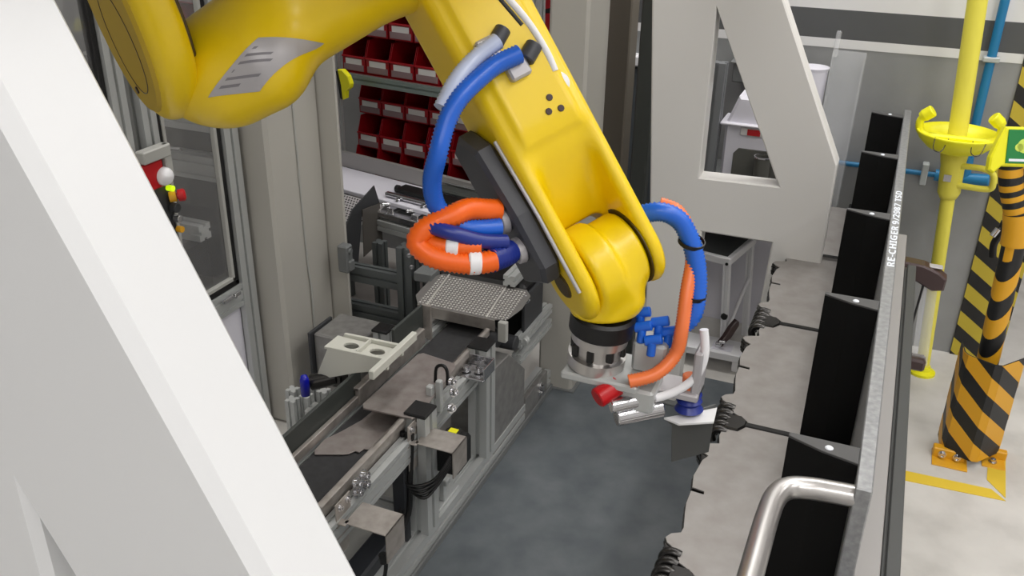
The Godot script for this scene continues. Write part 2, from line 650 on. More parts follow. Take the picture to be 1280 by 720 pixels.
func setting() -> void:
	struct("floor", B.new().bb(V(-7, -0.2, -9), V(5, 0, 3.5)), M["floor"])
	struct("ceiling", B.new().bb(V(-7, 4.62, -9), V(5, 4.8, 3.5)), M["wall white"])
	struct("wall_left", B.new().bb(V(-7.2, 0, -9), V(-7, 4.62, 3.5)), M["wall white"])
	struct("wall_right", B.new().bb(V(5, 0, -9), V(5.2, 4.62, 3.5)), M["wall white"])
	struct("wall_front", B.new().bb(V(-7, 0, 3.5), V(5, 4.62, 3.7)), M["wall white"])
	struct("wall_far", B.new().bb(V(-7, 0, -9.2), V(5, 4.62, -9)), M["far wall"])
	struct("wall_back", B.new().bb(V(-7, 0, -4.66), V(0.70, 4.62, -4.454)), M["wall grey"])
	# painted bands of the back wall
	struct("trim_1", B.new().bb(V(-7, 1.405, -4.455), V(0.49, 1.445, -4.4515)), M["wall white"])
	struct("trim_2", B.new().bb(V(-7, 1.445, -4.455), V(0.49, 1.572, -4.452)), M["wall dark"])
	struct("trim_3", B.new().bb(V(-7, 1.572, -4.455), V(0.49, 3.2, -4.4525)), M["wall white"])
	solo("floor_mat", B.new().bb(V(-1.17, 0.0, -3.72), V(0.12, 0.004, -0.9)), M["floor mat"], "dark blue-grey scuffed floor covering between the conveyor and the plate rack", "floor covering", V(-0.5, 0, -2))
	var fm := B.new()
	fm.x = fr(Vector3.ZERO, V(1, 0, 0), V(0, 0, -1), V(0, 1, 0))
	fm.prism(P2([0.1, 3.335, 0.628, 3.352, 0.676, 3.295, 0.1, 3.262]), 0.0, 0.002)
	solo("floor_marking", fm, M["floor yellow"], "long worn yellow line painted on the pale floor in front of the bumper", "floor marking", V(0.4, 0, -3.3))
	var fm2 := B.new()
	fm2.x = fm.x
	fm2.prism(P2([0.615, 3.41, 0.676, 3.315, 0.692, 3.60, 0.628, 3.60]), 0.0, 0.0022)
	solo("floor_marking", fm2, M["floor yellow"], "short worn yellow line running back beside the bumper foot", "floor marking", V(0.65, 0, -3.45))


func gantry_plate(zf: float, label: String, m: Material, bevel: float) -> void:
	# outline in x, y; the plate stands across the cell
	var outline := P2([-0.80, 0.0, -0.80, 0.30, -0.815, 0.82, -0.878, 1.70, -0.95, 2.60, -0.82, 2.60, -0.535, 2.0, -0.135, 1.165, -0.13, 0.0, -0.36, 0.0, -0.325, 0.822, -0.60, 0.822, -0.635, 0.0])
	var hole := P2([-0.637, 1.69, -0.634, 1.046, -0.332, 1.054])
	var t := thing("gantry_plate", label, "machine frame", V(-0.5, 0, zf))
	part("plate", B.new().prism(outline, zf - 0.095, zf, bevel, [hole]), m, t)
	for px in [-0.72, -0.24]:
		part("foot_plate", B.new().box(V(px, 0.008, zf - 0.047), V(0.2, 0.012, 0.16), 0.002), M["mid grey"], t)


func gantry() -> void:
	gantry_plate(-3.45, "far cream steel gantry side plate with a triangular opening, behind the rack and step stool", M["cream paint"], 0.006)
	gantry_plate(-0.431, "big white gantry side plate filling the left foreground with a slanting bright edge", M["cool lit cream"], 0.011)
	var t := thing("gantry_beam", "cream overhead beam joining the two gantry side plates", "beam", V(-0.9, 2.6, -2))
	part("beam", B.new().bb(V(-1.05, 2.602, -3.6), V(-0.74, 2.82, -0.3), 0.01), M["cream paint"], t)
	part("shade_deck", B.new().bb(V(-1.7, 2.582, -2.0), V(-0.18, 2.602, -0.55), 0.004), M["cream paint"], t)  # unseen deck added to shade the robot's upper link from the lamps
	part("mounting_pad", B.new().bb(V(-1.06, 2.562, -1.64), V(-0.73, 2.582, -1.30), 0.004), M["mid grey"], t)


func enclosure() -> void:
	var X := -2.15
	var al: Material = M["aluminium"]
	var t := thing("machine_enclosure", "aluminium framed machine enclosure with black edged glass door at the left", "machine", V(X, 0, -2.2))
	for z in [-0.9, -2.08, -2.19, -2.565]:
		var w := 0.075 if z < -2.5 else 0.06
		part("upright", B.new().tslot(V(X - 0.03, 0.0, z), V(X - 0.03, 2.3, z), 0.06, w, V(0, 0, 1)), al, t)
	part("bottom_rail", B.new().tslot(V(X - 0.03, 0.64, -0.9), V(X - 0.03, 0.64, -2.53), 0.05, 0.09), al, t)
	part("bottom_rail", B.new().tslot(V(X - 0.03, 0.09, -0.9), V(X - 0.03, 0.09, -2.53), 0.05, 0.06), al, t)
	part("lower_panel", B.new().bb(V(X - 0.04, 0.1, -2.53), V(X - 0.03, 0.6, -0.9)), M["lavender white"], t)
	# door with black gasket
	var gk := B.new()
	for s in [[-2.05, -0.93], [-2.525, -2.225]]:
		gk.bb(V(X - 0.045, 0.69, s[0]), V(X - 0.012, 2.3, s[0] + 0.022), 0.003)
		gk.bb(V(X - 0.045, 0.69, s[1] - 0.022), V(X - 0.012, 2.3, s[1]), 0.003)
		gk.bb(V(X - 0.045, 0.685, s[0]), V(X - 0.012, 0.71, s[1]), 0.003)
	part("gasket", gk, M["black"], t, "black rubber door gasket")
	var sl := B.new()
	sl.bb(V(X - 0.03, 0.71, -2.503), V(X - 0.01, 2.3, -2.488), 0.002)
	sl.bb(V(X - 0.03, 0.71, -2.503), V(X - 0.01, 0.725, -2.247), 0.002)
	sl.bb(V(X - 0.03, 0.71, -2.262), V(X - 0.01, 2.3, -2.247), 0.002)
	part("door_trim", sl, M["light grey"], t)
	part("pane", B.new().bb(V(X - 0.03, 0.70, -2.52), V(X - 0.026, 2.3, -2.23)), M["glass"], t)
	part("pane", B.new().bb(V(X - 0.03, 0.70, -2.04), V(X - 0.026, 2.3, -0.94)), M["glass"], t)
	part("latch", B.new().bb(V(X, 0.655, -2.50), V(X + 0.012, 0.672, -2.40), 0.003).cyl(V(X, 0.665, -2.46), V(X + 0.02, 0.665, -2.46), 0.008, 10), M["chrome"], t)
	# inside
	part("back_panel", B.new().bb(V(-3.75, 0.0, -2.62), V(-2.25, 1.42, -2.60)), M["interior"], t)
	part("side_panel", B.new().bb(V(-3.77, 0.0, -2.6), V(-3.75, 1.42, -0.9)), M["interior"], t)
	part("floor_tray", B.new().bb(V(-3.75, 0.5, -2.6), V(-2.2, 0.52, -0.9)), M["dark grey"], t)
	for px in [-2.62, -2.95, -3.3]:
		part("inner_upright", B.new().tslot(V(px, 0.52, -2.5), V(px, 2.1, -2.5), 0.06, 0.06, V(0, 0, 1)), al, t)
	part("inner_beam", B.new().tslot(V(-2.6, 1.13, -2.55), V(-2.2, 1.13, -2.55), 0.06, 0.09), al, t)
	part("inner_beam", B.new().tslot(V(-2.6, 1.30, -2.55), V(-2.2, 1.30, -2.55), 0.06, 0.06), al, t)
	part("inner_beam", B.new().tslot(V(-2.95, 0.93, -2.42), V(-2.2, 0.93, -2.42), 0.06, 0.06), al, t)
	part("machine_bed", B.new().bb(V(-3.2, 0.52, -2.48), V(-2.23, 0.90, -1.5), 0.02), M["black"], t)
	part("clamp_screw", B.new().cyl(V(-2.45, 1.19, -2.50), V(-2.33, 1.20, -2.50), 0.009, 8).cyl(V(-2.56, 1.33, -2.5), V(-2.56, 1.33, -2.46), 0.018, 10), M["chrome"], t)
	# control panel in front of the glass
	var c := thing("control_station", "red and grey control station with a red stop button in front of the enclosure glass", "controls", V(-2.12, 0.70, -2.17))
	part("post", B.new().bb(V(-2.148, 0.66, -2.20), V(-2.125, 1.30, -2.14), 0.004), M["dark grey"], c)
	part("red_plate", B.new().bb(V(-2.125, 1.20, -2.17), V(-2.105, 1.29, -2.08), 0.004), M["red"], c)
	part("connector_block", B.new().bb(V(-2.128, 1.295, -2.20), V(-2.09, 1.335, -2.08), 0.004).bb(V(-2.115, 1.22, -2.205), V(-2.095, 1.335, -2.175), 0.004), M["light grey"], c)
	part("white_knob", B.new().lathe(V(-2.10, 1.235, -2.162), V(1, 0.25, 0.5), [Vector2(0, -0.02), Vector2(0.024, -0.015), Vector2(0.031, 0.0), Vector2(0.026, 0.012), Vector2(0, 0.018)], 18, true), M["white plastic"], c)
	part("signal_lamp", B.new().cyl(V(-2.12, 1.185, -2.188), V(-2.095, 1.185, -2.188), 0.010, 12), M["indicator"], c)
	part("stop_button", B.new().lathe(V(-2.115, 1.150, -2.205), V(0.75, 0.1, -0.65), [Vector2(0, -0.01), Vector2(0.011, -0.01), Vector2(0.011, 0.012), Vector2(0.020, 0.014), Vector2(0.021, 0.032), Vector2(0.014, 0.038), Vector2(0, 0.039)], 18), M["red"], c, "red mushroom button")
	part("button_collar", B.new().lathe(V(-2.115, 1.150, -2.205), V(0.75, 0.1, -0.65), [Vector2(0, -0.014), Vector2(0.018, -0.014), Vector2(0.018, 0.008), Vector2(0, 0.009)], 18), M["stripe yellow"], c)
	part("cable_gland", B.new().cyl(V(-2.12, 1.115, -2.195), V(-2.095, 1.115, -2.195), 0.016, 12), M["dark grey"], c)
	part("key_switch", B.new().cyl(V(-2.12, 1.075, -2.20), V(-2.095, 1.075, -2.20), 0.013, 12), M["chrome"], c)
	part("brass_gland", B.new().cyl(V(-2.12, 1.035, -2.205), V(-2.098, 1.035, -2.205), 0.011, 12), M["stripe yellow"], c)


func columns() -> void:
	var p: Material = M["column paint"]
	var t := thing("machine_column", "tall pale grey steel column beside the glass enclosure", "column", V(-2.1, 0, -2.8))
	part("front_box", B.new().bb(V(-2.30, 0, -2.97), V(-2.05, 2.3, -2.63), 0.014), p, t)
	part("flange", B.new().bb(V(-2.30, 0, -2.985), V(-1.968, 2.3, -2.97), 0.003), p, t)
	part("cable", B.new().tube(curve([V(-2.047, 2.3, -2.80), V(-2.047, 1.4, -2.80), V(-2.047, 0.8, -2.803), V(-2.045, 0.6, -2.81), V(-2.043, 0.55, -2.812), V(-2.047, 0.3, -2.81), V(-2.047, 0.0, -2.81)]), 0.004, 6), M["light grey"], t)
	solo("switch_box", B.new().bb(V(-1.985, 0.60, -2.97), V(-1.935, 0.72, -2.925), 0.006).bb(V(-1.94, 0.61, -2.965), V(-1.925, 0.655, -2.93), 0.004).cyl(V(-1.936, 0.695, -2.947), V(-1.928, 0.695, -2.947), 0.012, 12), M["mid grey"], "small grey switch box on the side of the pale column", "switch", V(-1.98, 0.6, -2.97))
	var c := thing("machine_column", "pale grey square column behind the robot forearm, standing at the conveyor's end", "column", V(-1.17, 0, -3.45))
	part("box", B.new().bb(V(-1.245, 0, -3.62), V(-1.085, 2.3, -3.35), 0.012), p, c)
	part("foot", B.new().bb(V(-1.26, 0, -3.64), V(-1.07, 0.012, -3.34), 0.003), M["mid grey"], c)
	solo("post", B.new().bb(V(-1.20, 0, -4.02), V(-1.075, 2.3, -3.90), 0.006), M["brown column"], "brown-grey square post between the pale column and the gantry plate", "post", V(-1.1, 0, -3.96))
	solo("post", B.new().bb(V(-0.97, 0, -3.72), V(-0.90, 2.3, -3.66), 0.006), M["guard green"], "thin dark green post against the left edge of the far gantry plate", "post", V(-0.93, 0, -3.69))
	# duct and dark cabinet against the wall
	var d := thing("wall_duct", "white cable duct on the wall seen left of the far gantry plate", "duct", V(-1.6, 1.23, -4.42))
	part("duct", B.new().bb(V(-2.0, 1.245, -4.454), V(-0.8, 1.30, -4.39), 0.005), M["white plastic"], d)
	part("lid", B.new().bb(V(-2.0, 1.25, -4.39), V(-0.8, 1.295, -4.383), 0.003), M["white plastic"], d)
	solo("wall_board", B.new().bb(V(-2.0, 0.0, -4.454), V(-0.8, 1.235, -4.425), 0.004), M["dark board"], "dark blue-grey board standing against the wall under the white duct", "board", V(-1.4, 0, -4.44))


func screw(b: B, at: Vector3, axis: Vector3, r := 0.008) -> B:
	return b.lathe(at, axis, [Vector2(0, 0), Vector2(r * 1.5, 0), Vector2(r * 1.5, r * 0.3), Vector2(r, r * 0.3), Vector2(r, r * 1.4), Vector2(r * 0.55, r * 1.4), Vector2(r * 0.5, r * 0.9), Vector2(0, r * 0.9)], 10)


func conveyor() -> void:
	var al: Material = M["aluminium"]
	var ss: Material = M["stainless"]
	var t := thing("belt_conveyor", "black belt conveyor with aluminium profile frame at lower centre left", "conveyor", V(-1.35, 0, -2.2))
	part("belt", B.new().bb(V(-1.455, 0.485, -2.93), V(-1.262, 0.50, -1.2), 0.006), M["belt"], t)
	part("belt_bed", B.new().bb(V(-1.46, 0.42, -2.90), V(-1.262, 0.484, -1.2), 0.004), M["dark grey"], t)
	# right rail of the belt
	var rr := B.new().bb(V(-1.258, 0.50, -2.80), V(-1.25, 0.56, -1.66), 0.001)
	rr.bb(V(-1.250, 0.53, -2.80), V(-1.240, 0.556, -1.66), 0.002)
	rr.bb(V(-1.259, 0.550, -2.80), V(-1.238, 0.56, -1.66), 0.002)
	part("side_rail", rr, ss, t)
	part("frame_beam", B.new().tslot(V(-1.225, 0.465, -2.62), V(-1.225, 0.465, -1.2), 0.04, 0.08), al, t)
	part("frame_beam", B.new().tslot(V(-1.49, 0.465, -2.90), V(-1.49, 0.465, -1.2), 0.04, 0.08), al, t)
	# left guide
	part("guide_board", B.new().bb(V(-1.492, 0.527, -2.27), V(-1.48, 0.612, -1.2), 0.002), M["guard green"], t)
	part("guide_board", B.new().bb(V(-1.492, 0.54, -2.72), V(-1.48, 0.648, -2.50), 0.002), M["guard green"], t)
	part("guide_strip", B.new().bb(V(-1.478, 0.505, -2.22), V(-1.462, 0.537, -1.2), 0.002), ss, t)
	part("guide_strip", B.new().bb(V(-1.476, 0.50, -2.69), V(-1.458, 0.565, -2.22), 0.002).bb(V(-1.485, 0.555, -2.69), V(-1.460, 0.566, -2.22), 0.002), ss, t)
	part("end_bracket", B.new().bb(V(-1.49, 0.50, -2.735), V(-1.45, 0.645, -2.722), 0.002), ss, t)
	# frame at floor level
	part("base_rail", B.new().tslot(V(-1.215, 0.06, -3.34), V(-1.215, 0.06, -1.0), 0.07, 0.08), al, t)
	part("base_rail", B.new().tslot(V(-1.60, 0.06, -3.34), V(-1.60, 0.06, -1.0), 0.07, 0.08), al, t)
	part("base_strip", B.new().bb(V(-1.178, 0.0, -3.34), V(-1.168, 0.03, -1.0), 0.002), M["mid grey"], t)
	part("base_plate", B.new().bb(V(-1.56, 0.085, -2.62), V(-1.25, 0.097, -1.0), 0.002), M["light grey"], t)
	for z in [-2.18, -1.4]:
		part("cross_beam", B.new().tslot(V(-1.56, 0.14, z), V(-1.255, 0.14, z), 0.05, 0.05), al, t)
		part("cross_beam", B.new().tslot(V(-1.56, 0.34, z - 0.02), V(-1.255, 0.34, z - 0.02), 0.05, 0.05), al, t)
	# capped posts
	for z in [-2.66, -2.185]:
		var po := part("post", B.new().tslot(V(-1.21, 0.1, z), V(-1.21, 0.565, z), 0.075, 0.08, V(0, 0, 1)), al, t)
		part("cap", B.new().bb(V(-1.25, 0.565, z - 0.042), V(-1.17, 0.577, z + 0.042), 0.004), M["black"], po, "black plastic end cap")
	part("inner_post", B.new().tslot(V(-1.62, 0.1, -2.2), V(-1.62, 0.46, -2.2), 0.06, 0.06, V(0, 0, 1)), al, t)
	part("inner_post", B.new().tslot(V(-1.45, 0.1, -1.95), V(-1.45, 0.42, -1.95), 0.05, 0.08, V(0, 0, 1)), al, t)
	# stainless sensor covers on the right side
	for s in [[-2.15, 0.5, "sensor cover nearer the far post"], [-1.735, 0.5, "sensor cover nearest the front"]]:
		var z: float = s[0]
		var y: float = s[1]
		var k := B.new()
		k.bb(V(-1.19, y - 0.004, z - 0.055), V(-1.055, y, z + 0.045), 0.001)
		k.bb(V(-1.059, y - 0.10, z - 0.055), V(-1.055, y, z + 0.045), 0.001)
		k.bb(V(-1.21, y, z - 0.02), V(-1.206, y + 0.06, z + 0.055), 0.001)
		k.bb(V(-1.21, y - 0.12, z + 0.0), V(-1.206, y, z + 0.055), 0.001)
		k.bb(V(-1.208, y - 0.004, z + 0.03), V(-1.18, y, z + 0.055), 0.001)
		var c := part("sensor_cover", k, ss, t)
		var sc := B.new()
		for dz in [-0.005, 0.035]:
			screw(sc, V(-1.206, y + 0.04, z + dz), V(1, 0, 0), 0.007)
		part("screw", sc, M["chrome"], c)
	var sn := part("sensor", B.new().bb(V(-1.19, 0.31, -2.34), V(-1.10, 0.42, -2.22), 0.01).cyl(V(-1.14, 0.42, -2.28), V(-1.14, 0.45, -2.28), 0.03, 14), M["black"], t)
	part("yellow_tag", B.new().bb(V(-1.155, 0.4502, -2.292), V(-1.125, 0.452, -2.268)), M["safety yellow"], sn)
	part("sensor_stand", B.new().bb(V(-1.34, 0.10, -2.42), V(-1.19, 0.115, -2.26), 0.003).bb(V(-1.215, 0.115, -2.33), V(-1.195, 0.33, -2.31), 0.003).bb(V(-1.215, 0.19, -2.33), V(-1.18, 0.215, -2.30), 0.003), al, t)
	var bl := B.new()
	for p in [V(-1.215, 0.55, -1.80), V(-1.215, 0.55, -1.84), V(-1.215, 0.52, -1.80), V(-1.215, 0.52, -1.84)]:
		screw(bl, p, V(1, 0.25, 0), 0.013)
	part("bolt", bl, M["chrome"], t)
	# adjustable bracket holding the side rail at the far post
	var br := B.new()
	br.bb(V(-1.245, 0.50, -2.615), V(-1.14, 0.508, -2.52), 0.002)
	br.bb(V(-1.245, 0.508, -2.62), V(-1.14, 0.55, -2.613), 0.002)
	br.bb(V(-1.145, 0.50, -2.62), V(-1.14, 0.55, -2.53), 0.001)
	var bp := part("angle_bracket", br, M["chrome"], t)
	var sc2 := B.new()
	for p in [V(-1.225, 0.512, -2.56), V(-1.18, 0.512, -2.57)]:
		screw(sc2, p, V(0, 1, 0), 0.012)
	part("screw", sc2, M["chrome"], bp)
	# small stop posts beside the rail
	var st := B.new()
	st.bb(V(-1.238, 0.50, -2.30), V(-1.215, 0.60, -2.275), 0.003)
	st.bb(V(-1.210, 0.50, -2.31), V(-1.190, 0.62, -2.29), 0.003)
	part("stop_post", st, al, t)
	part("stop_clip", B.new().tube(curve([V(-1.245, 0.57, -2.36), V(-1.24, 0.625, -2.36), V(-1.215, 0.64, -2.36), V(-1.20, 0.62, -2.36), V(-1.20, 0.57, -2.36)], 4), 0.006, 8), M["black"], t)
	var st2 := B.new()
	for p in [V(-1.185, 0.585, -2.36), V(-1.18, 0.545, -2.36), V(-1.175, 0.50, -2.33)]:
		screw(st2, p, V(0.9, 0.3, 0.2), 0.012)
	part("bolt", st2, M["chrome"], t)
	# cables down the near post
	var ca := B.new()
	for k in 4:
		var o := 0.012 * k
		ca.tube(curve([V(-1.26, 0.36 - o, -2.12), V(-1.20 + o, 0.34 - o, -2.09), V(-1.14, 0.35 - o, -2.14), V(-1.12, 0.40 - o, -2.24)], 6), 0.006, 6)
	for k in 3:
		ca.tube(curve([V(-1.24 + 0.016 * k, 0.52, -2.12), V(-1.24 + 0.016 * k, 0.36, -2.10), V(-1.245 + 0.014 * k, 0.2, -2.08), V(-1.29 + 0.014 * k, 0.11, -1.95), V(-1.34, 0.10, -1.6)], 6), 0.009, 8)
	part("cable_bundle", ca, M["black"], t)
	part("cable_duct", B.new().bb(V(-1.27, 0.10, -2.115), V(-1.22, 0.42, -2.085), 0.005).bb(V(-1.32, 0.10, -2.05), V(-1.24, 0.16, -1.6), 0.008), M["cable grey"], t)
	part("drop_cable", B.new().tube(curve([V(-1.09, 0.40, -1.72), V(-1.08, 0.36, -1.72), V(-1.09, 0.28, -1.70), V(-1.10, 0.15, -1.6)]), 0.006, 8).cyl(V(-1.09, 0.40, -1.72), V(-1.085, 0.37, -1.72), 0.012, 10), M["black"], t)
	# drive drum end
	part("end_roller", B.new().cyl(V(-1.25, 0.46, -2.90), V(-1.17, 0.46, -2.90), 0.03, 18).cyl(V(-1.25, 0.50, -2.84), V(-1.215, 0.50, -2.84), 0.035, 16), M["dark grey"], t)
	part("end_rail", B.new().tslot(V(-1.19, 0.43, -3.30), V(-1.19, 0.43, -2.95), 0.04, 0.04).tslot(V(-1.19, 0.36, -3.30), V(-1.19, 0.36, -2.95), 0.04, 0.04).cyl(V(-1.165, 0.435, -2.96), V(-1.165, 0.435, -2.99), 0.018, 12), M["aluminium"], t)
	# hood with sloping top
	var hd := B.new()
	hd.x = fr(V(0, 0, 0), V(0, 0, -1), V(0, 1, 0), V(-1, 0, 0))
	hd.prism(P2([2.715, 0.02, 2.715, 0.443, 2.86, 0.43, 3.03, 0.275, 3.03, 0.02]), 1.183, 1.37, 0.004)
	var ho := part("motor_hood", hd, M["stainless dark"], t, "sloped stainless motor hood")
	var fl := B.new().bb(V(-1.20, 0.02, -3.29), V(-1.178, 0.125, -3.035), 0.002)
	part("flange", fl, M["stainless dark"], ho)
	var sc3 := B.new()
	screw(sc3, V(-1.178, 0.095, -3.20), V(1, 0, 0), 0.012)
	screw(sc3, V(-1.178, 0.065, -3.20), V(1, 0, 0), 0.012)
	part("screw", sc3, M["chrome"], ho)

	# blanks on the belt
	var a := B.new()
	a.x = fr(V(0, 0, 0), V(1, 0, 0), V(0, 0, -1), V(0, 1, 0))
	a.prism(P2([-1.40, 2.145, -1.385, 2.125, -1.215, 2.135, -1.20, 2.16, -1.225, 2.47, -1.24, 2.50, -1.375, 2.52, -1.39, 2.505]), 0.562, 0.568, 0.001)
	solo("steel_blank", a, M["blank steel"], "flat rectangular steel blank lying across the conveyor rail", "steel blank", V(-1.3, 0.562, -2.3))
	var c2 := B.new()
	c2.x = a.x
	c2.prism(P2([-1.450, 1.935, -1.438, 1.92, -1.36, 1.955, -1.345, 1.965, -1.335, 1.985, -1.32, 1.985, -1.315, 2.005, -1.29, 2.01, -1.275, 2.10, -1.27, 2.30, -1.42, 2.30, -1.40, 2.20, -1.405, 2.14, -1.43, 2.06, -1.455, 2.0]), 0.502, 0.507, 0.001)
	solo("steel_blank", c2, M["blank steel"], "lower steel blank with one wavy edge lying on the black belt", "steel blank", V(-1.36, 0.502, -2.1))

	# white channel bracket on the left side of the belt
	var w := thing("channel_bracket", "white channel bracket with round holes on the far side of the belt", "bracket", V(-1.5, 0.55, -2.25))
	for z in [-2.235, -2.335]:
		part("side_plate", B.new().prism(P2([-1.64, 0.55, -1.575, 0.695, -1.35, 0.70, -1.35, 0.66, -1.47, 0.62]), z - 0.006, z + 0.006, 0.0015), M["bracket white"], w)
	var web := B.new()
	web.x = fr(V(0, 0.680, 0), V(1, 0, 0), V(0, 0, -1), V(0, 1, 0))
	var holes := []
	for hx in [-1.52, -1.42]:
		var h := PackedVector2Array()
		for k in 14:
			h.append(Vector2(hx + 0.028 * cos(TAU * k / 14), 2.285 + 0.02 * sin(TAU * k / 14)))
		holes.append(h)
	web.prism(P2([-1.60, 2.243, -1.36, 2.243, -1.36, 2.328, -1.60, 2.328]), -0.004, 0.004, 0.0, holes)
	part("web", web, M["bracket white"], w)
	part("bar", B.new().bb(V(-1.362, 0.678, -2.42), V(-1.342, 0.71, -2.13), 0.003), M["bracket white"], w)
	part("rib", B.new().bb(V(-1.475, 0.684, -2.33), V(-1.468, 0.70, -2.24), 0.001), M["bracket white"], w)
	# valve with blue cap
	var vv := thing("air_valve", "small air valve with a shiny blue cap beside the white bracket", "valve", V(-1.62, 0.5, -2.2))
	part("body", B.new().cyl(V(-1.65, 0.545, -2.215), V(-1.57, 0.565, -2.26), 0.028, 14).bb(V(-1.60, 0.53, -2.29), V(-1.54, 0.585, -2.24), 0.006), M["dark steel"], vv)
	part("blue_cap", B.new().lathe(V(-1.635, 0.53, -2.165), V(0, 1, 0), [Vector2(0, 0), Vector2(0.016, 0), Vector2(0.016, 0.06), Vector2(0.010, 0.075), Vector2(0, 0.078)], 14, true), M["knob blue"], vv)
	part("fitting", B.new().cyl(V(-1.56, 0.59, -2.25), V(-1.56, 0.65, -2.26), 0.014, 10).cyl(V(-1.56, 0.60, -2.25), V(-1.51, 0.63, -2.28), 0.01, 10).cyl(V(-1.53, 0.635, -2.27), V(-1.51, 0.635, -2.29), 0.026, 12), M["chrome"], vv)
	# upright profile offcuts
	for p in [[-1.87, -2.40], [-1.83, -2.455], [-1.80, -2.385], [-1.76, -2.44], [-1.83, -2.34]]:
		solo("profile_stub", B.new().tslot(V(p[0], 0.0, p[1]), V(p[0], 0.36, p[1]), 0.04, 0.04, V(0, 0, 1)), M["aluminium"], "short upright aluminium profile in the cluster at the foot of the pale column", "profile", V(p[0], 0, p[1]), "aluminium profile stubs by the column")
	# control box behind the belt
	var bx := thing("steel_box", "dull stainless box on the frame behind the white bracket", "box", V(-1.84, 0.25, -2.75))
	part("body", B.new().bb(V(-1.945, 0.0, -2.86), V(-1.74, 0.45, -2.66), 0.006), M["stainless dark"], bx)
	part("back_plate", B.new().bb(V(-1.958, 0.0, -2.80), V(-1.945, 0.46, -2.64), 0.002), M["dark grey"], bx)
	var ps := thing("profile_post", "short aluminium post with a black cap beside the stainless box", "post", V(-1.67, 0, -2.74))
	part("post", B.new().tslot(V(-1.67, 0.0, -2.74), V(-1.67, 0.488, -2.74), 0.06, 0.06, V(0, 0, 1)), al, ps)
	part("cap", B.new().bb(V(-1.705, 0.488, -2.775), V(-1.635, 0.50, -2.705), 0.003), M["black"], ps)


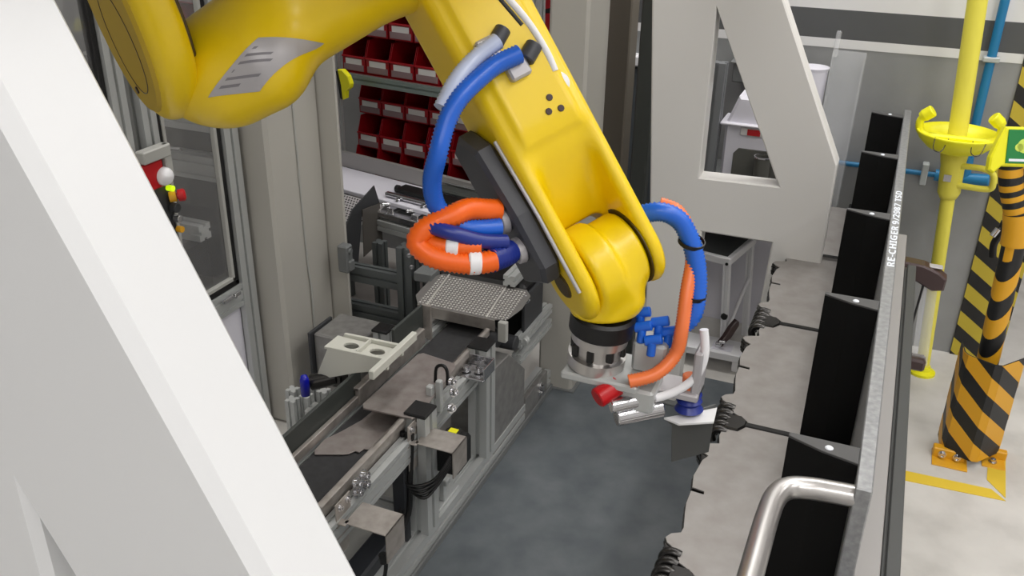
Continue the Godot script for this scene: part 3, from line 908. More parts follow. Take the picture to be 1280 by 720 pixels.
func ramp_and_roller() -> void:
	# embossed ramp at the belt's end
	var t := thing("embossed_ramp", "bright embossed steel ramp sheet at the far end of the belt", "chute", V(-1.38, 0.5, -2.88))
	var o := V(-1.56, 0.588, -2.825)          # near left corner
	var ax := V(1, 0, 0)
	var ay := V(0, 0.035, -0.22).normalized()
	var az := ax.cross(ay)
	var sh := B.new()
	sh.x = fr(o, ax, ay, az)
	sh.prism(P2([0.0, 0.0, 0.33, 0.0, 0.375, 0.02, 0.40, 0.10, 0.40, 0.19, 0.37, 0.225, 0.0, 0.225, -0.03, 0.19, -0.035, 0.05]), -0.004, 0.0, 0.0005)
	sh.bb(V(0.0, -0.004, -0.05), V(0.33, 0.0, 0.0), 0.001)
	part("sheet", sh, M["ramp shade"], t)  # sheet coloured darker than its studs to put the embossing's shading in
	var lip := B.new()
	lip.x = sh.x
	lip.bb(V(0.0, -0.006, -0.052), V(0.33, -0.004, 0.0), 0.0005)
	part("front_lip", lip, M["stainless"], t)
	var studs := B.new()
	studs.x = sh.x
	for i in 28:
		for j in 15:
			var c := V(0.004 + i * 0.0135, 0.012 + j * 0.0138, 0.0)
			var d := 0.0062
			var sgn := 1.0 if (i + j) % 2 == 0 else -1.0
			var u := V(0.82, 0.57 * sgn, 0).normalized() * d
			var w := V(-0.57 * sgn, 0.82, 0).normalized() * d * 0.55
			var top := c + V(0, 0, 0.004)
			for e in [[u, w], [w, -u], [-u, -w], [-w, u]]:
				var a: Vector3 = c + e[0]
				var b2: Vector3 = c + e[1]
				var m := (b2 - a).cross(top - a).normalized()
				if m.z < 0:
					m = -m
				studs.t3(a, b2, top, m, m, m)
	var sp := part("embossing", studs, M["ramp steel"], t)
	sp.set_meta("kind", "stuff")
	part("seam_strip", extrude_on(sh.x, [V(0.295, 0.0, 0.003), V(0.285, 0.225, 0.003)], 0.006, 0.004), M["ramp steel"], t)
	part("seam_strip", extrude_on(sh.x, [V(0.04, 0.0, 0.003), V(0.03, 0.225, 0.003)], 0.006, 0.004), M["ramp steel"], t)
	part("corner_clip", B.new().bb(V(-1.215, 0.50, -2.84), V(-1.18, 0.585, -2.815), 0.003), M["light grey"], t)
	# dark drive unit behind the ramp
	var d := thing("drive_unit", "black drive housing between the ramp and the cross conveyor", "drive", V(-1.4, 0.4, -3.12))
	part("housing", B.new().bb(V(-1.60, 0.36, -3.25), V(-1.20, 0.63, -3.06), 0.012), M["black"], d)
	part("side_plate", B.new().bb(V(-1.20, 0.40, -3.22), V(-1.185, 0.60, -3.02), 0.003), M["dark grey"], d)
	part("clamp_profile", B.new().tslot(V(-1.26, 0.655, -3.03), V(-1.26, 0.655, -3.25), 0.05, 0.045), M["aluminium"], d)
	part("ring_bolt", B.new().tube(curve([V(-1.195, 0.60, -3.01), V(-1.18, 0.615, -3.01), V(-1.165, 0.60, -3.01), V(-1.18, 0.585, -3.01), V(-1.195, 0.60, -3.01)], 4), 0.005, 6), M["chrome"], d)
	part("bracket", B.new().bb(V(-1.66, 0.60, -3.06), V(-1.58, 0.64, -2.98), 0.003), M["mid grey"], d)
	# stand of dark profiles
	var s := thing("profile_stand", "stand of dark grey profiles left of the embossed ramp", "stand", V(-1.9, 0, -3.1))
	var da: Material = M["dark aluminium"]
	part("beam", B.new().tslot(V(-2.03, 0.545, -3.06), V(-1.76, 0.545, -3.06), 0.05, 0.07), da, s)
	part("beam", B.new().tslot(V(-2.03, 0.37, -3.06), V(-1.76, 0.37, -3.06), 0.05, 0.06), da, s)
	part("upright", B.new().tslot(V(-1.73, 0.0, -3.06), V(-1.73, 0.71, -3.06), 0.07, 0.07, V(0, 0, 1)), da, s)
	part("upright", B.new().tslot(V(-1.97, 0.0, -3.24), V(-1.97, 0.62, -3.24), 0.05, 0.05, V(0, 0, 1)), da, s)
	part("brace", B.new().tslot(V(-1.92, 0.64, -3.40), V(-1.72, 0.28, -3.34), 0.035, 0.035), da, s)
	var bl := B.new()
	for p in [V(-1.70, 0.69, -3.02), V(-1.69, 0.64, -3.02)]:
		screw(bl, p, V(0.5, 0, 1), 0.007)
	part("bolt", bl, M["chrome"], s)
	# cross conveyor with chrome rails, turned towards the belt
	var yaw := Basis(V(0.982, 0, 0.19), V(0, 1, 0), V(-0.19, 0, 0.982))
	var r := thing("cross_conveyor", "narrow cross conveyor with chrome rails and black belts behind the robot hoses", "conveyor", V(-1.85, 0.5, -3.45))
	var f := Transform3D(yaw, V(-2.10, 0.0, -3.48))
	part("belt", tb(f, V(0.02, 0.735, -0.16), V(0.60, 0.755, -0.07), 0.008), M["black"], r)
	part("belt", tb(f, V(0.18, 0.745, -0.24), V(0.62, 0.765, -0.17), 0.008), M["guard green"], r)
	part("rail", tb(f, V(0.0, 0.725, -0.055), V(0.60, 0.745, -0.03), 0.004), M["chrome"], r)
	part("rail", tb(f, V(0.0, 0.655, 0.02), V(0.60, 0.685, 0.06), 0.004), M["chrome"], r)
	part("rail", tb(f, V(0.18, 0.768, -0.255), V(0.64, 0.776, -0.235), 0.002), M["chrome"], r)
	var beams := B.new()
	beams.x = f
	beams.tslot(V(0.0, 0.62, 0.05), V(0.60, 0.62, 0.05), 0.04, 0.05)
	part("beam", beams, M["aluminium"], r)
	var beam2 := B.new()
	beam2.x = f
	beam2.tslot(V(0.0, 0.66, -0.15), V(0.60, 0.66, -0.15), 0.06, 0.09)
	part("beam", beam2, da, r)
	for k in 4:
		var bk := B.new()
		bk.x = f
		var bx := 0.06 + 0.145 * k
		bk.bb(V(bx, 0.68, -0.06), V(bx + 0.04, 0.70, 0.03), 0.003)
		bk.cyl(V(bx + 0.02, 0.70, -0.05), V(bx - 0.025, 0.71, 0.03), 0.009, 8)
		bk.cyl(V(bx + 0.03, 0.69, -0.02), V(bx + 0.03, 0.735, -0.02), 0.013, 10)
		part("bracket", bk, M["chrome"], r)
	var er := B.new()
	er.x = f
	er.cyl(V(0.0, 0.74, -0.115), V(0.02, 0.74, -0.115), 0.018, 12)
	part("end_roller", er, M["black"], r)
	var arm := B.new()
	arm.x = f
	arm.prism(P2([0.60, 0.765, 0.645, 0.775, 0.70, 0.60, 0.665, 0.58]), -0.26, -0.245, 0.002)
	part("end_arm", arm, M["light grey"], r)
	part("leg", B.new().tslot(V(-1.56, 0, -3.38), V(-1.56, 0.60, -3.38), 0.06, 0.06, V(0, 0, 1)), da, r)
	part("leg", B.new().bb(V(-1.85, 0.30, -3.42), V(-1.62, 0.60, -3.40), 0.003), M["guard green"], r)
	# sheet metal guards at its left end
	var gs := thing("sheet_guard", "dark folded sheet guard at the left end of the cross conveyor", "guard", V(-2.08, 0.5, -3.3))
	var g1 := B.new()
	g1.x = fr(V(-2.085, 0, 0), V(0, 0, -1), V(0, 1, 0), V(-1, 0, 0))
	g1.prism(P2([3.41, 0.81, 3.22, 0.76, 3.04, 0.60, 3.05, 0.555, 3.24, 0.50, 3.29, 0.70, 3.45, 0.71]), 0.0, 0.006, 0.001)
	part("side_sheet", g1, M["dark grey"], gs)
	var g2 := B.new()
	g2.x = g1.x
	g2.prism(P2([3.29, 0.735, 3.44, 0.715, 3.45, 0.53, 3.28, 0.51]), -0.006, -0.001, 0.001)
	part("lower_sheet", g2, M["sheet brown"], gs)


# box given by corners in a turned frame
func tb(f: Transform3D, a: Vector3, c: Vector3, b := 0.0) -> B:
	var k := B.new()
	k.x = f
	return k.bb(a, c, b)


# flat strip along a line, in a frame
func extrude_on(f: Transform3D, line: Array, w: float, h: float) -> B:
	var k := B.new()
	var z: Vector3 = (line[1] - line[0]).normalized()
	var y := V(0, 0, 1)
	k.x = f * fr(line[0], y.cross(z), y, z)
	k.bb(V(-w * 0.5, -h * 0.5, 0), V(w * 0.5, h * 0.5, line[0].distance_to(line[1])), 0.0005)
	return k


func bin_storage() -> void:
	var yaw := Basis(V(0.989, 0, 0.148), V(0, 1, 0), V(-0.148, 0, 0.989))
	var f := Transform3D(yaw, V(-2.53, 0, -3.93))
	# rack carrying the bins
	var t := thing("storage_rack", "aluminium storage rack holding rows of red parts bins", "rack", V(-2.5, 0, -3.95))
	for px in [-0.035, -0.085, 1.12]:
		var u := B.new()
		u.x = f
		u.tslot(V(px, 0, 0.05), V(px, 2.2, 0.05), 0.045, 0.045, V(0, 0, 1))
		part("upright", u, M["aluminium"], t)
	var sf := B.new()
	sf.x = f
	sf.tslot(V(-0.02, 1.165, 0.035), V(1.1, 1.165, 0.035), 0.04, 0.045)
	part("shelf_rail", sf, M["shelf green"], t)
	part("shelf", tb(f, V(-0.02, 1.18, -0.3), V(1.1, 1.188, 0.03)), M["bin red"], t)
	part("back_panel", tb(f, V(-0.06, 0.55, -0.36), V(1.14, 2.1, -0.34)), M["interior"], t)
	part("lower_shelf", tb(f, V(-0.02, 0.615, -0.34), V(1.1, 0.623, -0.02)), M["bin red"], t)
	var rows := [[1.19, 0.02, "in the row on the rail"], [1.372, 0.02, "in the second row above the rail"], [1.554, 0.02, "in the third row above the rail"], [0.955, -0.085, "in the shaded row under the rail"], [0.782, -0.06, "in the second row under the rail"], [0.632, -0.02, "in the lowest row, behind the workbench"]]
	var nth := ["first", "second", "third", "fourth", "fifth", "sixth", "seventh"]
	# one bin, then copies
	var proto: Node3D = null
	for ri in rows.size():
		for k in 7:
			var at: Vector3 = f * V(0.07 + 0.148 * k, rows[ri][0], rows[ri][1])
			var lb: String = "red parts bin, %s from the left %s" % [nth[k], rows[ri][2]]
			if proto == null:
				proto = make_bin(at, yaw, lb)
				continue
			var c := copy(proto, at, lb)
			c.set_meta("group", "red bins on the storage rack")
	# further bins to the left, behind the glass enclosure
	for ri in 3:
		for k in 6:
			var at2: Vector3 = f * V(-0.95 - 0.148 * k - (0.2 if k > 2 else 0.0), 1.05 + 0.182 * ri, 0.02)
			var c := copy(proto, at2, "red parts bin on the shelf behind the glass enclosure")
			c.set_meta("group", "red bins behind the enclosure")
	var ls := thing("wall_shelf", "shelf of red bins behind the glass enclosure", "shelf", V(-3.9, 1.0, -4.1))
	part("board", tb(f, V(-2.05, 1.03, -0.3), V(-0.85, 1.048, 0.04), 0.002), M["aluminium"], ls)
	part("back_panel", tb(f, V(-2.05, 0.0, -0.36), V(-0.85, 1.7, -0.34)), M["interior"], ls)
	# yellow handle on the upright
	var y := thing("yellow_hook", "bright yellow plastic grip with a black back hanging on the bin rack upright", "grip", V(-2.45, 1.1, -3.78))
	var yb := B.new()
	yb.x = Transform3D(yaw, V(-2.475, 0, -3.80))
	yb.prism(P2([0.0, 1.225, 0.03, 1.228, 0.065, 1.20, 0.078, 1.165, 0.072, 1.145, 0.045, 1.125, 0.04, 1.09, 0.02, 1.08, 0.015, 1.15]), 0.0, 0.03, 0.004)
	part("grip", yb, M["safety yellow"], y)
	var kb := B.new()
	kb.x = yb.x
	kb.prism(P2([-0.012, 1.215, 0.0, 1.22, 0.014, 1.15, 0.02, 1.08, 0.004, 1.085]), 0.0, 0.028, 0.002)
	part("back", kb, M["black"], y)
	# workbench under the bins
	var f2 := Transform3D(Basis(V(0.98, 0, 0.2), V(0, 1, 0), V(-0.2, 0, 0.98)), V(-2.62, 0, -3.84))
	var w := thing("workbench", "white topped workbench with a grey upstand below the red bins", "workbench", V(-2.3, 0, -3.8))
	part("top", tb(f2, V(-0.1, 0.70, 0.0), V(1.0, 0.72, 0.25), 0.003), M["lavender white"], w)
	part("upstand", tb(f2, V(-0.1, 0.72, -0.02), V(1.0, 0.80, 0.0), 0.003), M["bench grey"], w)
	for px in [0.1, 0.95]:
		part("leg", tb(f2, V(px, 0, 0.0), V(px + 0.04, 0.70, 0.04), 0.003), M["dark aluminium"], w)
	# perforated chute between bench and conveyor
	var ch := thing("perforated_chute", "pale perforated sheet chute sloping down from the white bench", "chute", V(-2.35, 0.6, -3.45))
	var sl := B.new()
	var cx := f2.basis.x
	var cy := (f2.basis * V(0, -0.12, 0.30)).normalized()
	var cz := cx.cross(cy).normalized()
	if cz.y < 0:
		cz = -cz
	sl.x = fr(f2 * V(0.0, 0.70, 0.26), cx, cy, cz)
	sl.prism(P2([-0.08, 0.0, 0.62, 0.0, 0.56, 0.40, -0.08, 0.40]), -0.003, 0.0)
	part("sheet", sl, M["perf steel"], ch)
	var dots := B.new()
	dots.x = sl.x
	for i in 40:
		for j in 23:
			var c := V(-0.07 + i * 0.0165 + (0.008 if j % 2 else 0.0), 0.012 + j * 0.0165, 0.0)
			if c.x > 0.605 - 0.16 * c.y:
				continue
			dots.box(c, V(0.007, 0.007, 0.003))
	var dp := part("perforation", dots, M["dark steel"], ch)
	dp.set_meta("kind", "stuff")


func make_bin(at: Vector3, yaw: Basis, lb: String) -> Node3D:
	var t := thing("parts_bin", lb, "bin", at, "red bins on the storage rack")
	var b := B.new()
	b.x = Transform3D(yaw, at)
	for s in [-0.071, 0.068]:
		var sd := B.new()
		sd.x = b.x * fr(V(s, 0, 0), V(0, 0, 1), V(0, 1, 0), V(1, 0, 0))
		sd.prism(P2([0, 0, 0, 0.075, -0.03, 0.158, -0.24, 0.158, -0.24, 0]), 0.0, 0.003)
		b.v.append_array(sd.v)
		b.n.append_array(sd.n)
		b.uv.append_array(sd.uv)
	b.bb(V(-0.071, 0, -0.24), V(0.071, 0.003, 0))
	b.bb(V(-0.071, 0, -0.24), V(0.071, 0.158, -0.237))
	b.bb(V(-0.071, 0, -0.003), V(0.071, 0.075, 0))
	b.bb(V(-0.072, 0.070, -0.004), V(0.072, 0.079, 0.007), 0.002)
	part("tray", b, M["bin red"], t)
	var lab := B.new()
	lab.x = b.x
	lab.bb(V(-0.05, 0.038, 0.0), V(0.05, 0.066, 0.004), 0.001)
	part("label_card", lab, M["label white"], t)
	var pk := B.new()
	pk.x = b.x
	pk.bb(V(-0.062, 0.008, 0.0), V(0.062, 0.038, 0.005), 0.001)
	part("card_pocket", pk, M["bin grey"], t)
	var ct := B.new()
	ct.x = b.x
	for q in [V(-0.02, 0.035, -0.05), V(0.02, 0.032, -0.07), V(0.0, 0.04, -0.1), V(0.03, 0.03, -0.03), V(-0.035, 0.028, -0.03)]:
		ct.box(q, V(0.035, 0.05, 0.05), 0.012)
	part("contents", ct, M["bin contents"], t)
	return t


# ---------------------------------------------------------------- plate rack at the right
func rack() -> void:
	var t := thing("plate_rack", "long plate rack with a galvanised side board and tubular steel handle", "rack", V(0.05, 0, -2.8))
	part("side_board", B.new().bb(V(0.066, 0.60, -4.285), V(0.095, 1.20, -1.432), 0.0025), M["galvanised"], t)
	part("trough", B.new().bb(V(-0.085, 0.70, -4.22), V(0.066, 0.764, -0.9), 0.003), M["black"], t)
	part("ledge", B.new().bb(V(0.095, 0.97, -3.28), V(0.140, 1.0, -0.7), 0.002), M["light steel"], t, "smooth pale ledge")
	part("channel", B.new().bb(V(0.14, 0.93, -3.02), V(0.176, 0.985, -0.7), 0.004).bb(V(0.15, 0.985, -3.02), V(0.176, 0.995, -0.7), 0.002), M["channel grey"], t, "dark grey channel")
	part("bearer", B.new().bb(V(-0.09, 0.60, -4.1), V(0.17, 0.66, -4.0), 0.004), M["dark grey"], t)
	part("bearer", B.new().bb(V(-0.24, 0.60, -1.1), V(0.17, 0.66, -1.0), 0.004), M["dark grey"], t)
	part("bearer", B.new().bb(V(-0.24, 0.60, -2.7), V(0.17, 0.66, -2.6), 0.004), M["dark grey"], t)
	for p in [V(0.08, 0, -4.15), V(0.08, 0, -2.65), V(0.08, 0, -1.05)]:
		part("leg", B.new().bb(p + V(-0.03, 0, -0.03), p + V(0.03, 0.93, 0.03), 0.004), M["dark grey"], t)
	part("handle", B.new().tube(curve([V(0.068, 1.168, -1.452), V(0.03, 1.168, -1.448), V(-0.01, 1.168, -1.442), V(-0.042, 1.168, -1.428), V(-0.060, 1.168, -1.395), V(-0.066, 1.168, -1.33), V(-0.068, 1.168, -1.2), V(-0.07, 1.168, -1.02), V(-0.07, 1.14, -0.93), V(-0.05, 1.06, -0.885), V(0.0, 0.98, -0.87), V(0.068, 0.955, -0.87)], 6), 0.0205, 20), M["brushed tube"], t, "bent brushed steel tube handle")
	part("handle_plate", B.new().bb(V(0.066, 0.90, -1.432), V(0.09, 1.0, -0.8), 0.002), M["galvanised"], t)
	# white lettering along the board's top
	var tm := TextMesh.new()
	tm.text = "RE-CHIGER 9/2987 TSD"
	var sf := SystemFont.new()
	sf.font_names = PackedStringArray(["Droid Sans"])
	sf.font_weight = 700
	tm.font = sf
	tm.font_size = 32
	tm.pixel_size = 0.00082
	tm.depth = 0.0008
	var tx := MeshInstance3D.new()
	tx.name = "lettering"
	tx.mesh = tm
	tx.material_override = M["white mark"]
	t.add_child(tx)
	var wd := tm.get_aabb().size.x
	var k := 0.66 / maxf(wd, 0.01)
	tx.transform = Transform3D(Basis(V(0, 0, -1) * k, V(-1, 0, 0) * 1.0, V(0, 1, 0)), V(0.082, 1.2004, -2.80) - t.position)

	# black dividers, repeated along the rack
	var proto: Node3D = null
	var zs := [-1.549, -2.224, -2.886, -3.552, -4.180]
	var which := ["nearest", "second nearest", "middle", "second farthest", "farthest"]
	for i in zs.size():
		var lb: String = "black divider board with top edge coloured as lit, %s of five in the rack" % which[i]
		if proto == null:
			var z: float = zs[i]
			proto = thing("divider", lb, "divider", V(0, 0.764, z), "black dividers of the plate rack")
			var pl := P2([-0.063, -z + 0.012, -0.063, -z, 0.0, -z - 0.026, 0.0655, -z - 0.042, 0.0655, -z + 0.012])
			var d := B.new()
			d.x = fr(Vector3.ZERO, V(1, 0, 0), V(0, 0, -1), V(0, 1, 0))
			d.prism(pl, 0.764, 1.195)
			part("board", d, M["divider black"], proto)
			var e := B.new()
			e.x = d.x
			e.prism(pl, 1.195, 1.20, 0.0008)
			part("lit_top_strip", e, M["divider lit top"], proto)  # top of the black board greyed to show overhead light on it
			var s := B.new()
			s.lathe(V(0.012, 1.2, z + 0.012), V(0, 1, 0), [Vector2(0.008, 0), Vector2(0.006, 0.002), Vector2(0, 0.0025)], 12)
			part("white_dot", s, M["white mark"], proto)
		else:
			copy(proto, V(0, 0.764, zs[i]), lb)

	# stacks of sheet steel blanks between claws
	var out := P2([-0.24, 0.012, -0.262, 0.05, -0.264, 0.08, -0.256, 0.118, -0.275, 0.126, -0.296, 0.135, -0.304, 0.151, -0.292, 0.172, -0.272, 0.186, -0.282, 0.21, -0.289, 0.284, -0.281, 0.333, -0.250, 0.338, -0.249, 0.350, -0.281, 0.348, -0.281, 0.40, -0.276, 0.435, -0.266, 0.49, -0.268, 0.51, -0.288, 0.522, -0.297, 0.54, -0.29, 0.556, -0.262, 0.575, -0.250, 0.61, -0.215, 0.630, -0.20, 0.648, -0.02, 0.648, -0.02, 0.010, -0.2, 0.012])
	var out_low := out.duplicate()
	out_low[out_low.size() - 3] = Vector2(-0.089, 0.648)
	out_low[out_low.size() - 2] = Vector2(-0.089, 0.010)
	var gap_zs := [-0.905, -1.56, -2.218, -2.876, -3.536, -4.14]
	var names := ["nearest, cut off by the lower picture edge", "second nearest, left of the steel handle", "beside the second black divider", "beside the middle black divider", "farthest, near the gantry plate"]
	var plate0: Node3D = null
	for i in 5:
		var zf: float = gap_zs[i + 1]
		var lb2: String = "grey toothed steel blank stack, " + names[i]
		if plate0 == null:
			plate0 = thing("blank_stack", lb2, "steel blanks", V(0, 0.764, zf), "stacks of toothed steel blanks in the rack")
			var pb := B.new()
			pb.x = fr(V(0, 0, zf), V(1, 0, 0), V(0, 0, 1), V(0, 1, 0))
			pb.prism(out, 0.7655, 0.770, 0.0006)
			part("top_blank", pb, M["steel plate"], plate0)
			var lo := B.new()
			lo.x = pb.x
			for k2 in 5:
				lo.prism(B.inset(out_low, 0.002 + 0.0015 * (k2 % 2)), 0.758 - 0.009 * k2, 0.7645 - 0.009 * k2)
			part("lower_blanks", lo, M["dark steel"], plate0)
			for q in [[0.19, 0.151], [0.575, 0.54]]:
				var tb2 := B.new()
				tb2.x = pb.x
				tb2.prism(P2([-0.296, q[1] + 0.01, -0.268, q[1] + 0.032, -0.285, q[1] + 0.06]), 0.745, 0.766, 0.002)
				part("tooth", tb2, M["dark steel"], plate0, "dark hooked tooth of the blanks below")
		else:
			copy(plate0, V(0, 0.764, zf), lb2)

	# claws at the stack gaps; each dark gap is drawn as a black bar
	var claw: Node3D = null
	var cn := ["nearest the camera at the bottom edge of the picture", "second nearest, left of the nearest black divider's top", "third nearest, beside the white bench", "farthest, level with the step stool's top"]
	for i in 4:
		var z: float = gap_zs[i + 1]
		var lb3: String = "dark steel claw separator, " + cn[i]
		if claw == null:
			claw = thing("claw_separator", lb3, "separator", V(-0.2, 0.764, z), "dark claw separators in the rack")
			var rod := B.new()
			rod.bb(V(-0.21, 0.764, z - 0.010), V(-0.03, 0.7735, z + 0.012), 0.003)
			part("rod", rod, M["gap black"], claw)
			var pm := B.new()
			pm.x = fr(V(0, 0, z), V(1, 0, 0), V(0, 0, 1), V(0, 1, 0))
			pm.prism(P2([-0.205, -0.012, -0.222, -0.032, -0.262, -0.032, -0.262, 0.042, -0.222, 0.042, -0.205, 0.014]), 0.752, 0.776, 0.004)
			part("palm", pm, M["dark steel"], claw)
			for k3 in 5:
				var zz: float = z - 0.075 + 0.031 * k3
				var fg := B.new()
				fg.tube(curve([V(-0.252, 0.764, zz), V(-0.268, 0.768, zz), V(-0.282, 0.764, zz + 0.002), V(-0.289, 0.75, zz + 0.004), V(-0.286, 0.732, zz + 0.004)], 4), 0.0125, 10)
				part("finger", fg, M["dark steel"], claw)
		else:
			copy(claw, V(-0.2, 0.764, z), lb3)

	# toggle clamp on the far side of the rack
	var c := thing("toggle_clamp", "dark brown lever handle on a clear link bar at the right of the rack", "clamp", V(0.18, 0.9, -3.2))
	var hd := B.new()
	hd.x = fr(V(0.15, 0.9, -3.2), V(1, 0, 0), V(0, 1, 0), V(0, 0, 1))
	hd.prism(P2([-0.08, 0.0, -0.06, 0.03, 0.0, 0.042, 0.06, 0.038, 0.11, 0.02, 0.138, 0.0, 0.136, -0.042, 0.10, -0.05, 0.04, -0.022, -0.03, -0.018]), -0.03, 0.03, 0.006)
	part("handle", hd, M["brown"], c)
	part("handle_cap", B.new().bb(V(0.225, 0.927, -3.222), V(0.27, 0.932, -3.19), 0.002), M["sticker"], c)
	part("rod", B.new().tube([V(0.222, 0.88, -3.19), V(0.205, 0.62, -3.14)], 0.004, 8), M["black"], c)
	var lk := B.new()
	lk.x = Transform3D(Basis(V(0.99, 0.08, 0), V(-0.08, 0.99, 0), V(0, 0, 1)).orthonormalized(), V(0.266, 0.55, -3.2))
	lk.bb(V(-0.026, 0, -0.004), V(0.026, 0.34, 0.004), 0.001)
	part("link_bar", lk, M["acrylic"], c)
	part("grip", B.new().bb(V(0.225, 0.535, -3.23), V(0.285, 0.58, -3.17), 0.008), M["brown"], c)
	part("mount", B.new().bb(V(0.09, 0.55, -3.215), V(0.23, 0.562, -3.185), 0.002).bb(V(0.085, 0.55, -3.215), V(0.0945, 0.95, -3.185), 0.002).bb(V(0.0945, 0.90, -3.215), V(0.16, 0.912, -3.185), 0.002), M["dark steel"], c)


# ---------------------------------------------------------------- robot
static func smin(a: float, b: float, k: float) -> float:
	var h := maxf(k - absf(a - b), 0.0) / k
	return minf(a, b) - h * h * k * 0.25

static func smax(a: float, b: float, k: float) -> float:
	return -smin(-a, -b, k)

static func cap_d(p: Vector3, a: Vector3, b: Vector3, r0: float, r1: float) -> float:
	var pa := p - a
	var ba := b - a
	var h := clampf(pa.dot(ba) / ba.dot(ba), 0.0, 1.0)
	return (pa - ba * h).length() - lerpf(r0, r1, h)

static func cyl_d(p: Vector3, o: Vector3, ax: Vector3, r: float, h0: float, h1: float, k: float) -> float:
	var q := p - o
	var t := q.dot(ax)
	return smax((q - ax * t).length() - r, maxf(h0 - t, t - h1), k)

static func box_d(p: Vector3, c: Vector3, h: Vector3) -> float:
	var q := (p - c).abs() - h
	return Vector3(maxf(q.x, 0), maxf(q.y, 0), maxf(q.z, 0)).length() + minf(maxf(q.x, maxf(q.y, q.z)), 0.0)

const DRUM_O := Vector3(-0.675, 0.478, -1.605)
const DRUM_A := Vector3(0.8061, 0.4333, -0.4031)

static func link_d(p: Vector3) -> float:
	var d := cap_d(p, Vector3(-0.56, 0.392, -1.67), Vector3(-0.205, 0.637, -1.69), 0.090, 0.11)
	d = smin(d, cap_d(p, Vector3(-0.50, 0.378, -1.64), Vector3(-0.445, 0.398, -1.63), 0.088, 0.086), 0.05)
	d = smin(d, cap_d(p, Vector3(-0.205, 0.637, -1.69), Vector3(-0.10, 0.66, -1.66), 0.11, 0.12), 0.05)
	return d

static func drum_d(p: Vector3) -> float:
	return cyl_d(p, DRUM_O, DRUM_A, 0.196, -0.022, 0.052, 0.04)

static func fore_d(p: Vector3) -> float:
	var d2 := Vector2(minf(p.y, 0.0), p.z).length() - 0.09
	var d := smax(smax(d2, absf(p.x) - 0.096, 0.03), p.y - 0.72, 0.04)
	d = smin(d, box_d(p, Vector3(0.0, 0.46, 0.085), Vector3(0.055, 0.2, 0.008)) - 0.006, 0.02)
	var yl := 0.088 + 1.45 * maxf(p.z + 0.02, 0.0)
	var rec := smax(absf(p.x) - 0.062, (p.y - yl) / 1.76, 0.03)
	return smax(d, -rec, 0.022)

static func wrist_d(p: Vector3) -> float:
	var d := cyl_d(p, Vector3.ZERO, Vector3(1, 0, 0), 0.090, -0.0605, 0.0, 0.016)
	d = smin(d, cyl_d(p, Vector3.ZERO, Vector3(1, 0, 0), 0.078, -0.01, 0.060, 0.012), 0.008)
	d = smin(d, cap_d(p, Vector3(-0.012, -0.01, 0), Vector3(-0.033, -0.076, -0.031), 0.07, 0.066), 0.02)
	d = smin(d, cap_d(p, Vector3(0.012, -0.045, 0.02), Vector3(0.004, -0.088, 0.005), 0.04, 0.036), 0.02)
	return smax(d, p.dot(Vector3(-0.377, -0.857, -0.351)) - 0.112, 0.01)

